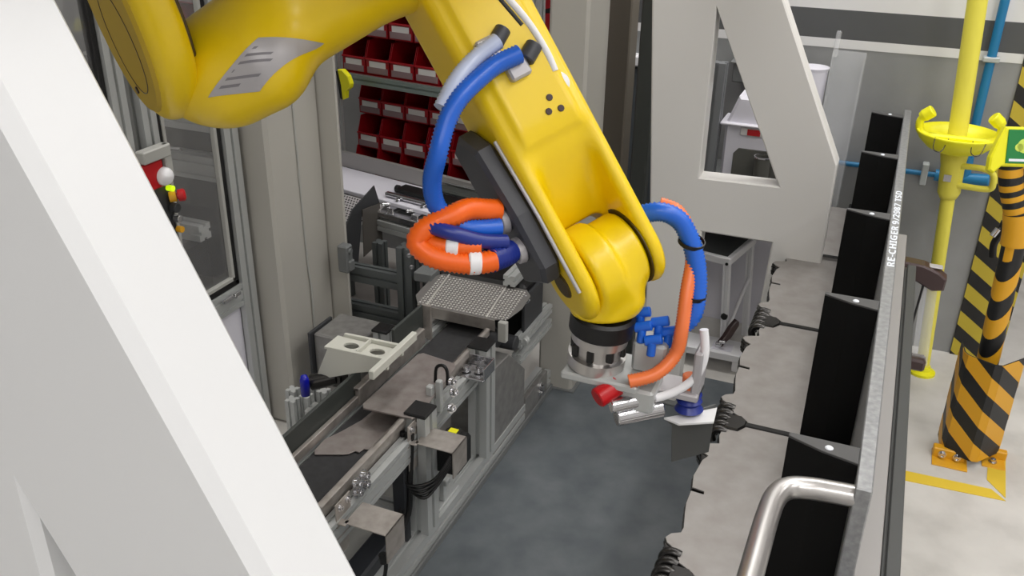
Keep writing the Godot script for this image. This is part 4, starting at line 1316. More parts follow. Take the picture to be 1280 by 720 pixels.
func robot() -> void:
	var t := thing("robot_arm", "yellow industrial robot arm hanging into the cell with hoses and a gripper", "robot", V(-0.9, 2.562, -1.47))
	var ry: Material = M["robot yellow"]
	var link_axes := Transform3D(Basis(V(0.92208, 0.01433, -0.38673), V(-0.17926, 0.90146, -0.39400), V(0.34297, 0.43263, 0.83379)).orthonormalized(), V(0, 2.2, 0))
	# mount under the beam
	part("base", B.new().cyl(V(-0.895, 2.562, -1.47), V(-0.895, 2.45, -1.47), 0.13, 28, 0.01), M["cover grey"], t)
	part("turret", B.new().lathe(V(-0.895, 2.45, -1.47), V(0, -1, 0), [Vector2(0, 0), Vector2(0.115, 0), Vector2(0.115, 0.12), Vector2(0.10, 0.2), Vector2(0.095, 0.46), Vector2(0, 0.47)], 28, false), ry, t)
	var b := B.new()
	b.x = link_axes
	b.nets(link_d, V(-0.70, 0.27, -1.83), V(0.04, 0.80, -1.50), 0.0095)
	var lk := part("elbow_link", b, ry, t)
	b = B.new()
	b.x = link_axes
	b.nets(drum_d, V(-0.90, 0.25, -1.86), V(-0.48, 0.74, -1.36), 0.0095)
	var dr := part("shoulder_housing", b, ry, t)
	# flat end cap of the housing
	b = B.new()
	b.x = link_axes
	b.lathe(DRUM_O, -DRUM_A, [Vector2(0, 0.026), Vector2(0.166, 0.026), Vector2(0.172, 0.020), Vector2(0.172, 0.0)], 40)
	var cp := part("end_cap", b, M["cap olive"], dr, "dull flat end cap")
	# groove ring and bolts on the cap
	b = B.new()
	b.x = link_axes
	var e1 := DRUM_A.cross(V(0, 1, 0)).normalized()
	var e2 := DRUM_A.cross(e1)
	var ring := []
	for k in 33:
		var a := TAU * k / 32.0
		ring.append(DRUM_O - DRUM_A * 0.0262 + (e1 * cos(a) + e2 * sin(a)) * 0.095 + e2 * 0.04)
	b.tube(ring, 0.0011, 6)
	part("cap_groove", b, M["brown"], dr)
	b = B.new()
	b.x = link_axes
	for k in 1:
		var a2 := 2.2
		b.cyl(DRUM_O - DRUM_A * 0.025 + (e1 * cos(a2) + e2 * sin(a2)) * 0.14, DRUM_O - DRUM_A * 0.029 + (e1 * cos(a2) + e2 * sin(a2)) * 0.14, 0.007, 10)
	part("cap_bolt", b, M["brown"], dr)
	# seam where link meets housing
	b = B.new()
	b.x = link_axes
	b.cyl(DRUM_O + DRUM_A * 0.048, DRUM_O + DRUM_A * 0.058, 0.160, 40, 0.002)
	part("seam_ring", b, M["seam"], dr)
	# silver sticker following the link's skin
	b = B.new()
	b.x = link_axes
	var cr := [V(-0.520, 0.326, 0), V(-0.428, 0.422, 0), V(-0.335, 0.436, 0), V(-0.432, 0.337, 0)]
	part("sticker", skin_patch(b, link_d, cr, 14, 0.0012), M["sticker"], lk, "silver grey sticker")
	b = B.new()
	b.x = link_axes
	for k in 6:
		var f0 := 0.12 + 0.13 * k
		var f1 := f0 + 0.05
		var q0: Vector3 = cr[0].lerp(cr[1], f0)
		var q1: Vector3 = cr[0].lerp(cr[1], f1)
		var p0: Vector3 = cr[3].lerp(cr[2], f0)
		var p1: Vector3 = cr[3].lerp(cr[2], f1)
		var e := 0.5 + 0.35 * sin(k * 2.3)
		skin_patch(b, link_d, [q0.lerp(p0, 0.12), q1.lerp(p1, 0.12), q1.lerp(p1, e), q0.lerp(p0, e)], 6, 0.0018)
	part("print_line", b, M["sticker print"], lk)

	# forearm and wrist, in the forearm's own axes
	var fa := Transform3D(Basis(V(0.6015, 0.3489, -0.7187), V(-0.5669, 0.8203, -0.0762), V(0.5629, 0.4532, 0.6912)).orthonormalized(), V(-0.462, 1.472, -1.591))
	b = B.new()
	b.x = fa
	b.nets(fore_d, V(-0.12, -0.12, -0.12), V(0.12, 0.75, 0.13), 0.0075)
	var fo := part("forearm", b, ry, t)
	b = B.new()
	b.x = fa
	b.nets(wrist_d, V(-0.14, -0.17, -0.12), V(0.09, 0.11, 0.12), 0.006)
	part("wrist", b, ry, t)
	b = B.new()
	b.x = fa
	b.cyl(V(-0.1, 0, 0), V(0.0965, 0, 0), 0.03, 18)
	b.cyl(V(0.0601, 0, 0), V(0.0625, 0, 0), 0.082, 30)
	part("wrist_pin", b, M["seam"], t)
	# black motor cover on the left flank
	b = B.new()
	b.x = fa
	b.x = fa * fr(V(-0.096, 0, 0), V(0, 0, 1), V(0, 1, 0), V(-1, 0, 0))
	b.prism(P2([-0.085, 0.03, 0.03, 0.02, 0.062, 0.05, 0.066, 0.16, 0.045, 0.30, -0.02, 0.345, -0.085, 0.33]), 0.0, 0.042, 0.008)
	part("motor_cover", b, M["cover grey"], fo, "dark grey motor cover")
	b = B.new()
	b.x = fa
	b.tube([V(-0.098, -0.02, 0.075), V(-0.098, 0.14, 0.077), V(-0.098, 0.30, 0.062)], 0.004, 8)
	part("edge_trim", b, M["sticker"], fo)
	b = B.new()
	b.x = fa
	b.cyl(V(-0.136, 0.165, 0.015), V(-0.152, 0.168, 0.015), 0.027, 18)
	part("connector", b, M["sticker"], fo, "pale hose connector")
	b = B.new()
	b.x = fa
	b.cyl(V(-0.136, 0.100, 0.017), V(-0.152, 0.103, 0.017), 0.026, 18)
	part("connector", b, M["sticker"], fo, "pale hose connector")
	b = B.new()
	b.x = fa
	b.cyl(V(-0.152, 0.168, 0.015), V(-0.185, 0.18, 0.017), 0.021, 14)
	b.cyl(V(-0.152, 0.103, 0.017), V(-0.175, 0.11, 0.02), 0.021, 14)
	part("connector_nut", b, M["dark steel"], fo)
	# things on the forearm's top
	b = B.new()
	b.x = fa
	b.bb(V(-0.060, 0.425, 0.094), V(-0.022, 0.468, 0.118), 0.004)
	b.bb(V(-0.030, 0.375, 0.094), V(0.012, 0.418, 0.118), 0.004)
	part("hose_clamp", b, M["sticker"], fo, "pale hose clamps")
	b = B.new()
	b.x = fa
	b.cyl(V(0.012, 0.40, 0.110), V(0.042, 0.418, 0.110), 0.016, 12)
	part("hose_fitting", b, M["cover grey"], fo)
	b = B.new()
	b.x = fa
	b.cyl(V(-0.022, 0.452, 0.108), V(0.004, 0.468, 0.108), 0.015, 12)
	part("hose_fitting", b, M["cover grey"], fo)
	b = B.new()
	b.x = fa
	for p in [V(0.022, 0.322, 0.094), V(0.008, 0.30, 0.094), V(0.032, 0.295, 0.094)]:
		b.cyl(p, p + V(0, 0, 0.009), 0.0065, 10)
	part("bolt_head", b, M["brown"], fo)
	b = B.new()
	b.x = fa
	b.tube(curve([V(0.015, 0.62, 0.095), V(0.038, 0.53, 0.098), V(0.055, 0.46, 0.098), V(0.060, 0.40, 0.097), V(0.058, 0.36, 0.095)]), 0.008, 8)
	part("white_cable", b, M["white plastic"], fo)
	b = B.new()
	b.x = fa
	b.tube(curve([V(0.002, 0.62, 0.095), V(0.025, 0.53, 0.098), V(0.042, 0.46, 0.098)]), 0.005, 8)
	part("black_cable", b, M["black"], fo)
	b = B.new()
	b.x = fa
	b.lathe(V(0.056, 0.338, 0.086), V(0.15, 0, 1), [Vector2(0.020, 0), Vector2(0.020, 0.009), Vector2(0.014, 0.010), Vector2(0, 0.011)], 20)
	part("round_tag", b, M["white plastic"], fo)

	# hoses
	part("blue_hose", B.new().tube(curve([V(-0.625, 1.868, -1.535), V(-0.655, 1.852, -1.50), V(-0.675, 1.830, -1.46), V(-0.690, 1.805, -1.42), V(-0.700, 1.770, -1.392), V(-0.705, 1.720, -1.367), V(-0.722, 1.665, -1.375), V(-0.722, 1.612, -1.392), V(-0.690, 1.578, -1.405), V(-0.655, 1.568, -1.425), V(-0.625, 1.565, -1.455)]), 0.0175, 14, 0.007), M["blue"], t)
	part("blue_hose", B.new().tube(curve([V(-0.665, 1.888, -1.53), V(-0.690, 1.862, -1.49), V(-0.705, 1.832, -1.445), V(-0.715, 1.79, -1.405)]), 0.016, 12, 0.007), M["clear hose"], t, "clear sleeve over the blue hose")
	part("orange_hose", B.new().tube(curve([V(-0.640, 1.588, -1.478), V(-0.655, 1.594, -1.455), V(-0.675, 1.602, -1.425), V(-0.693, 1.597, -1.395), V(-0.733, 1.575, -1.365), V(-0.742, 1.550, -1.352), V(-0.706, 1.529, -1.353), V(-0.648, 1.517, -1.382), V(-0.612, 1.519, -1.410)], 8), 0.0215, 14, 0.008), M["orange"], t)
	part("orange_hose", B.new().tube(curve([V(-0.742, 1.556, -1.372), V(-0.715, 1.548, -1.366), V(-0.675, 1.546, -1.378), V(-0.64, 1.545, -1.40)], 8), 0.018, 14, 0.008), M["orange"], t)
	part("deep_blue_hose", B.new().tube(curve([V(-0.622, 1.519, -1.404), V(-0.612, 1.518, -1.432), V(-0.606, 1.517, -1.46)]), 0.024, 14, 0.008), M["deep blue"], t)
	part("deep_blue_hose", B.new().tube(curve([V(-0.72, 1.582, -1.366), V(-0.68, 1.575, -1.37), V(-0.64, 1.556, -1.40), V(-0.606, 1.545, -1.44)]), 0.014, 12), M["deep blue"], t)
	for w in [[V(-0.655, 1.519, -1.379), V(-0.635, 1.518, -1.392), 0.0235], [V(-0.694, 1.547, -1.372), V(-0.672, 1.546, -1.379), 0.0205]]:
		part("hose_band", B.new().cyl(w[0], w[1], w[2], 16), M["white plastic"], t, "white band round the orange hose")
	part("right_blue_hose", B.new().tube(curve([V(-0.410, 1.555, -1.655), V(-0.372, 1.565, -1.66), V(-0.335, 1.548, -1.671), V(-0.304, 1.497, -1.669), V(-0.286, 1.436, -1.657), V(-0.283, 1.375, -1.639), V(-0.300, 1.345, -1.630)]), 0.0195, 14, 0.007), M["blue"], t)
	part("right_orange_hose", B.new().tube(curve([V(-0.385, 1.566, -1.700), V(-0.350, 1.555, -1.705), V(-0.320, 1.520, -1.695), V(-0.303, 1.475, -1.670), V(-0.300, 1.420, -1.634), V(-0.297, 1.355, -1.605), V(-0.302, 1.298, -1.595), V(-0.331, 1.262, -1.562), V(-0.378, 1.247, -1.537)]), 0.0145, 12, 0.006), M["orange hose"], t)
	for w in [[V(-0.309, 1.508, -1.674), 0.027], [V(-0.289, 1.41, -1.648), 0.026]]:
		part("cable_tie", B.new().lathe(w[0], V(0.2, 1, 0.15), [Vector2(w[1] - 0.002, -0.004), Vector2(w[1], -0.004), Vector2(w[1], 0.004), Vector2(w[1] - 0.002, 0.004)], 20), M["black"], t)

	# tool changer and gripper
	var F := V(-0.4515, 1.368, -1.583)
	var A := V(-0.10, -0.99, -0.05).normalized()
	part("flange", B.new().lathe(F, A, [Vector2(0, 0), Vector2(0.060, 0), Vector2(0.066, 0.006), Vector2(0.066, 0.042), Vector2(0, 0.043)], 32), M["black"], t)
	var tc := part("tool_changer", B.new().lathe(F, A, [Vector2(0.055, 0.042), Vector2(0.058, 0.044), Vector2(0.058, 0.066), Vector2(0.050, 0.068), Vector2(0.050, 0.098), Vector2(0.060, 0.10), Vector2(0.060, 0.125), Vector2(0.04, 0.128), Vector2(0, 0.128)], 32), M["brushed tube"], t)
	b = B.new()
	for k in 8:
		var a3 := TAU * k / 8.0
		var o := F + A * 0.084 + (V(cos(a3), 0, sin(a3))) * 0.051
		b.box(o, V(0.014, 0.026, 0.014), 0.002)
	part("locking_block", b, M["black"], tc)
	part("adapter_plate", B.new().bb(V(-0.52, 1.222, -1.66), V(-0.36, 1.240, -1.53), 0.004), M["aluminium"], t)
	part("manifold", B.new().bb(V(-0.45, 1.170, -1.64), V(-0.33, 1.222, -1.55), 0.006).bb(V(-0.39, 1.24, -1.65), V(-0.32, 1.31, -1.59), 0.006), M["aluminium"], t)
	part("gripper_arm", B.new().bb(V(-0.36, 1.19, -1.67), V(-0.25, 1.206, -1.60), 0.003).bb(V(-0.268, 1.19, -1.67), V(-0.25, 1.30, -1.61), 0.004), M["sticker"], t)
	part("air_cylinder", B.new().cyl(V(-0.40, 1.155, -1.54), V(-0.32, 1.165, -1.60), 0.020, 16).cyl(V(-0.41, 1.185, -1.53), V(-0.335, 1.195, -1.585), 0.016, 16), M["chrome"], t)
	part("red_valve", B.new().cyl(V(-0.435, 1.205, -1.515), V(-0.405, 1.222, -1.555), 0.021, 18), M["red"], t)
	b = B.new()
	for p in [V(-0.375, 1.335, -1.60), V(-0.345, 1.345, -1.615), V(-0.35, 1.315, -1.59), V(-0.385, 1.355, -1.62), V(-0.325, 1.325, -1.62)]:
		b.cyl(p + V(-0.015, 0.0, 0.0), p + V(0.018, 0.01, -0.004), 0.0105, 12)
		b.cyl(p, p + V(0.0, -0.028, 0.004), 0.009, 12)
	part("push_fitting", b, M["blue"], t, "bright blue push-in fittings")
	part("curved_guard", B.new().tube(curve([V(-0.258, 1.345, -1.63), V(-0.25, 1.29, -1.625), V(-0.262, 1.24, -1.62), V(-0.30, 1.205, -1.60), V(-0.345, 1.19, -1.575)]), 0.009, 10), M["white plastic"], t)
	part("cup_stem", B.new().cyl(V(-0.275, 1.235, -1.635), V(-0.272, 1.19, -1.632), 0.016, 14), M["orange hose"], t)
	part("suction_cup", B.new().lathe(V(-0.272, 1.198, -1.632), V(0.05, -1, 0.02), [Vector2(0, 0), Vector2(0.022, 0), Vector2(0.026, 0.008), Vector2(0.02, 0.014), Vector2(0.027, 0.022), Vector2(0.021, 0.03), Vector2(0.030, 0.042), Vector2(0.02, 0.046), Vector2(0, 0.046)], 22), M["deep blue"], t)

	# blank hanging from the gripper
	var pl := thing("held_plate", "small bent steel plate carried under the robot's blue suction cup", "steel plate", V(-0.26, 1.03, -1.63))
	b = B.new()
	var px := V(0.092, 0.008, -0.068).normalized()
	var py := V(0, 1, 0)
	b.x = fr(V(-0.312, 1.141, -1.594), px, py, px.cross(py))
	b.prism(P2([0.0, 0.0, 0.115, 0.012, 0.112, -0.108, 0.028, -0.115, 0.02, -0.02]), -0.003, 0.0, 0.0005)
	part("face", b, M["dark plate"], pl)
	b = B.new()
	b.x = fr(V(-0.312, 1.141, -1.594), px, px.cross(py), py)
	b.prism(P2([0.0, 0.0, 0.118, 0.0, 0.09, 0.045, 0.02, 0.03]), -0.001, 0.004, 0.0005)
	part("lip", b, M["bright lip"], pl, "bright top lip")


# sheet that follows a distance field's skin: the four corners are moved along local -z on to it
func skin_patch(b: B, f: Callable, cr: Array, m: int, lift: float) -> B:
	var pts := []
	var nor := []
	for j in m + 1:
		for i in m + 1:
			var u := float(i) / m
			var v := float(j) / m
			var p0: Vector3 = cr[0].lerp(cr[1], u)
			var p1: Vector3 = cr[3].lerp(cr[2], u)
			var p := p0.lerp(p1, v)
			p.z = -1.40
			# towards the link, along the line of sight scale of this local frame
			var dir := V(0, 0, -1)
			for k in 60:
				var d: float = f.call(p)
				if d < 0.0004:
					break
				p += dir * d
			var h := 0.004
			var g3 := V(f.call(p + V(h, 0, 0)) - f.call(p - V(h, 0, 0)), f.call(p + V(0, h, 0)) - f.call(p - V(0, h, 0)), f.call(p + V(0, 0, h)) - f.call(p - V(0, 0, h))).normalized()
			pts.append(p + g3 * lift)
			nor.append(g3)
	for j in m:
		for i in m:
			var a := j * (m + 1) + i
			if pts[a].z < -1.8 or pts[a + 1].z < -1.8 or pts[a + m + 1].z < -1.8 or pts[a + m + 2].z < -1.8:
				continue
			b.qs(pts[a], pts[a + 1], pts[a + m + 2], pts[a + m + 1], nor[a], nor[a + 1], nor[a + m + 2], nor[a + m + 1])
	return b


# ---------------------------------------------------------------- behind the far gantry plate
func behind_panel() -> void:
	# step stool
	var wp: Material = M["white plastic"]
	var o := V(-0.655, 0, -4.06)
	var t := thing("step_stool", "white folding step stool with a black ribbed top behind the far gantry plate", "stool", o)
	var yw := Basis(Vector3.UP, -0.2)
	var f := Transform3D(yw, o)
	part("tread", tb(f, V(-0.135, 0.533, -0.15), V(0.135, 0.547, 0.15), 0.004), M["stool mat"], t)
	var rim := B.new()
	rim.x = f
	rim.bb(V(-0.15, 0.51, 0.14), V(0.15, 0.547, 0.165), 0.005)
	rim.bb(V(-0.15, 0.51, -0.165), V(0.15, 0.547, -0.14), 0.005)
	rim.bb(V(-0.16, 0.51, -0.165), V(-0.135, 0.549, 0.165), 0.005)
	rim.bb(V(0.135, 0.51, -0.165), V(0.16, 0.549, 0.165), 0.005)
	part("rim", rim, wp, t)
	for sx in [-1.0, 1.0]:
		for sz in [-1.0, 1.0]:
			var lg := B.new()
			lg.x = f
			lg.tslot(V(sx * 0.14, 0.515, sz * 0.145), V(sx * 0.155, 0.0, sz * (0.085 if sz > 0 else 0.2)), 0.028, 0.028, V(0, 0, 1))
			part("leg", lg, wp, t)
		var br := B.new()
		br.x = f
		br.tube([V(sx * 0.155, 0.12, 0.10), V(sx * 0.15, 0.34, -0.17)], 0.009, 8)
		part("brace", br, wp, t)
	var dk := B.new()
	dk.x = f
	dk.cyl(V(0.150, 0.24, 0.120), V(0.152, 0.24, 0.134), 0.016, 14)
	dk.cyl(V(0.145, 0.52, 0.160), V(0.145, 0.52, 0.170), 0.007, 10)
	part("rivet", dk, M["black"], t)
	solo("leaning_board", B.new().bb(V(-0.92, 0.0, -4.36), V(-0.20, 0.66, -4.34), 0.002), M["lavender white"], "pale lavender-white board standing behind the step stool", "board", V(-0.55, 0, -4.35))
	# white bench bar with a toggle clamp on it
	var wb := thing("white_bench", "low white bar on the floor in front of the step stool", "bench", V(-0.53, 0, -3.88))
	part("top", B.new().bb(V(-0.78, 0.06, -3.955), V(-0.405, 0.10, -3.81), 0.005), wp, wb)
	for px in [-0.72, -0.44]:
		part("foot", B.new().bb(V(px - 0.02, 0, -3.93), V(px + 0.02, 0.06, -3.83), 0.003), wp, wb)
	var c := thing("toggle_clamp", "dark brown toggle clamp standing on the low white bar", "clamp", V(-0.5, 0.10, -3.87))
	part("base", B.new().bb(V(-0.565, 0.10, -3.90), V(-0.47, 0.104, -3.83), 0.001), M["lavender white"], c)
	var h := B.new()
	h.x = fr(V(-0.535, 0.108, -3.86), V(0.42, 0.75, -0.5).normalized(), V(-0.6, 0.66, 0.45).normalized(), V(0.42, 0.75, -0.5).cross(V(-0.6, 0.66, 0.45)).normalized())
	h.x.basis = h.x.basis.orthonormalized()
	h.prism(P2([0.0, -0.012, 0.04, -0.016, 0.06, -0.024, 0.13, -0.018, 0.145, -0.006, 0.145, 0.012, 0.10, 0.016, 0.05, 0.010, 0.0, 0.012]), -0.015, 0.015, 0.004)
	part("lever", h, M["brown"], c)
	part("pivot", B.new().cyl(V(-0.53, 0.138, -3.84), V(-0.505, 0.14, -3.84), 0.008, 10).bb(V(-0.55, 0.104, -3.87), V(-0.52, 0.125, -3.845), 0.003), M["chrome"], c)
	# wall shelf with a white dispenser
	var sh := thing("wall_shelf", "grey wall shelf behind the far gantry plate carrying the white dispenser", "shelf", V(-0.5, 0.8, -4.2))
	part("board", B.new().bb(V(-0.80, 0.80, -4.454), V(-0.22, 0.82, -3.88), 0.003), M["mid grey"], sh)
	for px in [-0.7, -0.35]:
		part("bracket", B.new().bb(V(px - 0.01, 0.70, -4.454), V(px + 0.01, 0.80, -4.05), 0.002), M["mid grey"], sh)
	var d := thing("dispenser", "white plastic dispenser with a red badge seen through the triangular opening", "dispenser", V(-0.5, 0.82, -4.0))
	part("body", B.new().prism(P2([-0.645, 0.82, -0.645, 1.125, -0.60, 1.25, -0.36, 1.25, -0.33, 1.14, -0.33, 0.82]), -4.14, -3.99, 0.012), M["lavender white"], d)
	part("hood", B.new().bb(V(-0.665, 1.125, -4.14), V(-0.33, 1.137, -3.965), 0.004), M["lavender white"], d)
	part("window", B.new().prism(P2([-0.595, 0.83, -0.595, 1.0, -0.575, 1.025, -0.38, 1.025, -0.36, 1.0, -0.36, 0.83]), -3.992, -3.985, 0.002), M["tank front"], d)
	part("badge_plate", B.new().bb(V(-0.575, 1.085, -3.99), V(-0.46, 1.12, -3.982), 0.002), M["label white"], d)
	part("red_badge", B.new().bb(V(-0.545, 1.088, -3.983), V(-0.49, 1.115, -3.978), 0.001), M["red"], d)
	var can := thing("metal_cup", "shiny metal cylinder standing in front of the dispenser's dark window", "canister", V(-0.45, 0.82, -3.94))
	part("shell", B.new().lathe(V(-0.46, 0.82, -3.935), V(0, 1, 0), [Vector2(0, 0), Vector2(0.035, 0), Vector2(0.035, 0.195), Vector2(0.032, 0.195), Vector2(0.032, 0.02), Vector2(0, 0.02)], 24), M["tank front"], can)
	part("rim", B.new().lathe(V(-0.46, 1.012, -3.935), V(0, 1, 0), [Vector2(0.033, 0), Vector2(0.038, 0.0), Vector2(0.038, 0.006), Vector2(0.033, 0.006), Vector2(0.033, 0)], 24), M["chrome"], can)
	solo("profile_post", B.new().tslot(V(-0.705, 0.82, -3.98), V(-0.705, 1.385, -4.0), 0.075, 0.075, V(0, 0, 1)), M["post grey"], "grey upright profile left of the white dispenser", "profile", V(-0.715, 0.82, -4.0))
	solo("wall_bracket", B.new().bb(V(-0.69, 1.24, -4.454), V(-0.48, 1.33, -4.30), 0.004).bb(V(-0.70, 1.33, -4.454), V(-0.47, 1.338, -4.27), 0.002), M["mid grey"], "grey bracket box on the wall above the white dispenser", "bracket", V(-0.6, 1.24, -4.4))
	solo("white_jug", B.new().lathe(V(-0.33, 0.82, -4.24), V(0, 1, 0), [Vector2(0, 0), Vector2(0.085, 0), Vector2(0.09, 0.30), Vector2(0.055, 0.36), Vector2(0.06, 0.52), Vector2(0.066, 0.535), Vector2(0.0, 0.535)], 28), M["lavender white"], "white plastic jug showing past the gantry plate's slanted edge", "jug", V(-0.33, 0.82, -4.24))
	# clear sheet leaning on the wall
	var a := thing("acrylic_sheet", "clear bent plastic sheet leaning upright between the gantry plate and the rack", "plastic sheet", V(-0.16, 0, -4.2))
	var ac := B.new()
	ac.x = Transform3D(Basis(V(0.99, 0.0, 0.1), V(0.03, 0.99, -0.1), V(0, 0, 1)).orthonormalized(), V(-0.205, 0.0, -4.10))
	ac.bb(V(-0.065, 0.0, -0.002), V(0.065, 1.44, 0.002))
	ac.bb(V(-0.067, 0.0, -0.002), V(-0.063, 1.44, 0.05))
	ac.bb(V(0.063, 0.0, -0.002), V(0.067, 1.42, 0.05))
	part("sheet", ac, M["acrylic"], a)
	var ah := B.new()
	ah.x = ac.x
	ah.bb(V(-0.072, 1.41, -0.01), V(-0.052, 1.52, 0.02), 0.004)
	part("hanger", ah, M["acrylic"], a)


# ---------------------------------------------------------------- right side
func eye_wash() -> void:
	var py: Material = M["pipe yellow"]
	var sy: Material = M["safety yellow"]
	var foot := V(0.368, 0, -4.19)
	var up := V(-0.0705, 1.0, 0.0).normalized()
	var t := thing("eye_wash_station", "yellow eye wash station with a round bowl on a tall slanting pipe", "eye wash", foot)
	var at := func(h: float) -> Vector3: return foot + up * h
	part("base_flange", B.new().lathe(foot, V(0, 1, 0), [Vector2(0, 0), Vector2(0.058, 0), Vector2(0.058, 0.012), Vector2(0.034, 0.02), Vector2(0.032, 0.04), Vector2(0, 0.04)], 24), sy, t)
	part("lower_pipe", B.new().cyl(at.call(0.0), at.call(0.98), 0.029, 20, 0.001), py, t)
	part("upper_pipe", B.new().cyl(at.call(1.05), at.call(3.0), 0.038, 22, 0.001), py, t)
	part("valve_body", B.new().lathe(at.call(0.86), up, [Vector2(0, 0), Vector2(0.034, 0.004), Vector2(0.046, 0.03), Vector2(0.048, 0.15), Vector2(0.062, 0.24), Vector2(0, 0.24)], 24, true), py, t)
	var bc: Vector3 = at.call(1.075) + V(-0.004, 0.0, 0.035)
	var bowl := part("bowl", B.new().lathe(bc, V(0, 1, 0.0), [Vector2(0, 0), Vector2(0.06, 0.0), Vector2(0.115, 0.022), Vector2(0.150, 0.055), Vector2(0.162, 0.080), Vector2(0.165, 0.088), Vector2(0.157, 0.090), Vector2(0.145, 0.07), Vector2(0.11, 0.045), Vector2(0.05, 0.04), Vector2(0, 0.04)], 40, true), sy, t)
	part("bridge", B.new().bb(bc + V(-0.13, 0.048, -0.018), bc + V(0.13, 0.072, 0.018), 0.008), sy, bowl)
	for s in [-1.0, 1.0]:
		part("nozzle_arm", B.new().tube(curve([bc + V(s * 0.10, 0.05, 0.0), bc + V(s * 0.145, 0.075, 0.0), bc + V(s * 0.155, 0.115, 0.0), bc + V(s * 0.14, 0.145, 0.0)]), 0.016, 12), sy, t)
		part("nozzle", B.new().lathe(bc + V(s * 0.142, 0.142, 0.0), V(-s * 0.75, 0.65, 0.1), [Vector2(0, -0.02), Vector2(0.020, -0.015), Vector2(0.026, 0.0), Vector2(0.026, 0.035), Vector2(0.022, 0.039), Vector2(0, 0.037)], 16), sy, t)
		part("chain", B.new().tube(curve([bc + V(s * 0.07 - 0.02, 0.09, 0.13), bc + V(s * 0.07 - 0.02, 0.05, 0.165), bc + V(s * 0.07 + 0.01, 0.045, 0.17), bc + V(s * 0.07 + 0.03, 0.088, 0.125)]), 0.002, 5), M["dark steel"], t)
	var lv: Vector3 = at.call(0.98)
	part("lever", B.new().tube(curve([lv + V(0.03, 0.04, 0.03), lv + V(0.11, 0.045, 0.05), lv + V(0.15, 0.03, 0.06), lv + V(0.16, -0.01, 0.06), lv + V(0.145, -0.04, 0.05), lv + V(0.03, -0.045, 0.03)]), 0.013, 12), py, t)
	part("label", B.new().bb(lv + V(-0.03, -0.03, 0.046), lv + V(0.0, 0.0, 0.051), 0.001), M["sticker"], t)
	# blue water pipe on the wall
	var p := thing("water_pipe", "blue water pipe running up and along the grey wall behind the eye wash", "pipe", V(0.3, 0.885, -4.43))
	part("riser", B.new().tube([V(0.365, 0.95, -4.415), V(0.365, 3.2, -4.415)], 0.019, 14), M["water blue"], p)
	part("run", B.new().tube([V(-0.42, 0.885, -4.43), V(0.33, 0.885, -4.43)], 0.012, 12), M["water blue"], p)
	part("elbow", B.new().tube(curve([V(0.25, 0.885, -4.43), V(0.34, 0.885, -4.425), V(0.365, 0.91, -4.415), V(0.365, 0.99, -4.415)]), 0.026, 14), M["water blue"], p)
	part("tee", B.new().cyl(V(0.33, 0.885, -4.42), V(0.47, 0.90, -4.40), 0.026, 14), M["water blue"], p)
	for q in [V(0.365, 1.42, -4.415), V(0.205, 0.885, -4.43)]:
		part("pipe_clip", B.new().box(q, V(0.065, 0.022, 0.05) if q.y > 1.0 else V(0.028, 0.10, 0.05), 0.004), M["clip grey"], p)


# yellow bands laid over a bent sheet: sheet given as plan points and two heights
func stripe_parts(owner_: Node3D, plan: Array, h0: float, h1: float, period: float, slope: float, called: String, m: Material, phase := 0.0) -> void:
	var s0 := 0.0
	var lens_ := 0.0
	for i in plan.size() - 1:
		lens_ += plan[i].distance_to(plan[i + 1])
	var k := -int(lens_ * slope / period) - 2
	while k * period < h1 - h0 + lens_ * slope + period:
		var b := B.new()
		s0 = 0.0
		for i in plan.size() - 1:
			var a: Vector3 = plan[i]
			var c: Vector3 = plan[i + 1]
			var l := a.distance_to(c)
			var y0 := h0 + k * period + phase
			var band := P2([0, y0 - s0 * slope, l, y0 - (s0 + l) * slope, l, y0 - (s0 + l) * slope + period * 0.5, 0, y0 - s0 * slope + period * 0.5])
			var face := P2([0, h0, l, h0, l, h1, 0, h1])
			for pg in Geometry2D.intersect_polygons(band, face):
				var ax := (c - a) / l
				b.x = fr(a, ax, V(0, 1, 0), ax.cross(V(0, 1, 0)))
				b.prism(pg, 0.0, 0.0012)
			s0 += l
		if b.v.size() > 0:
			part(called, b, m, owner_)
		k += 1


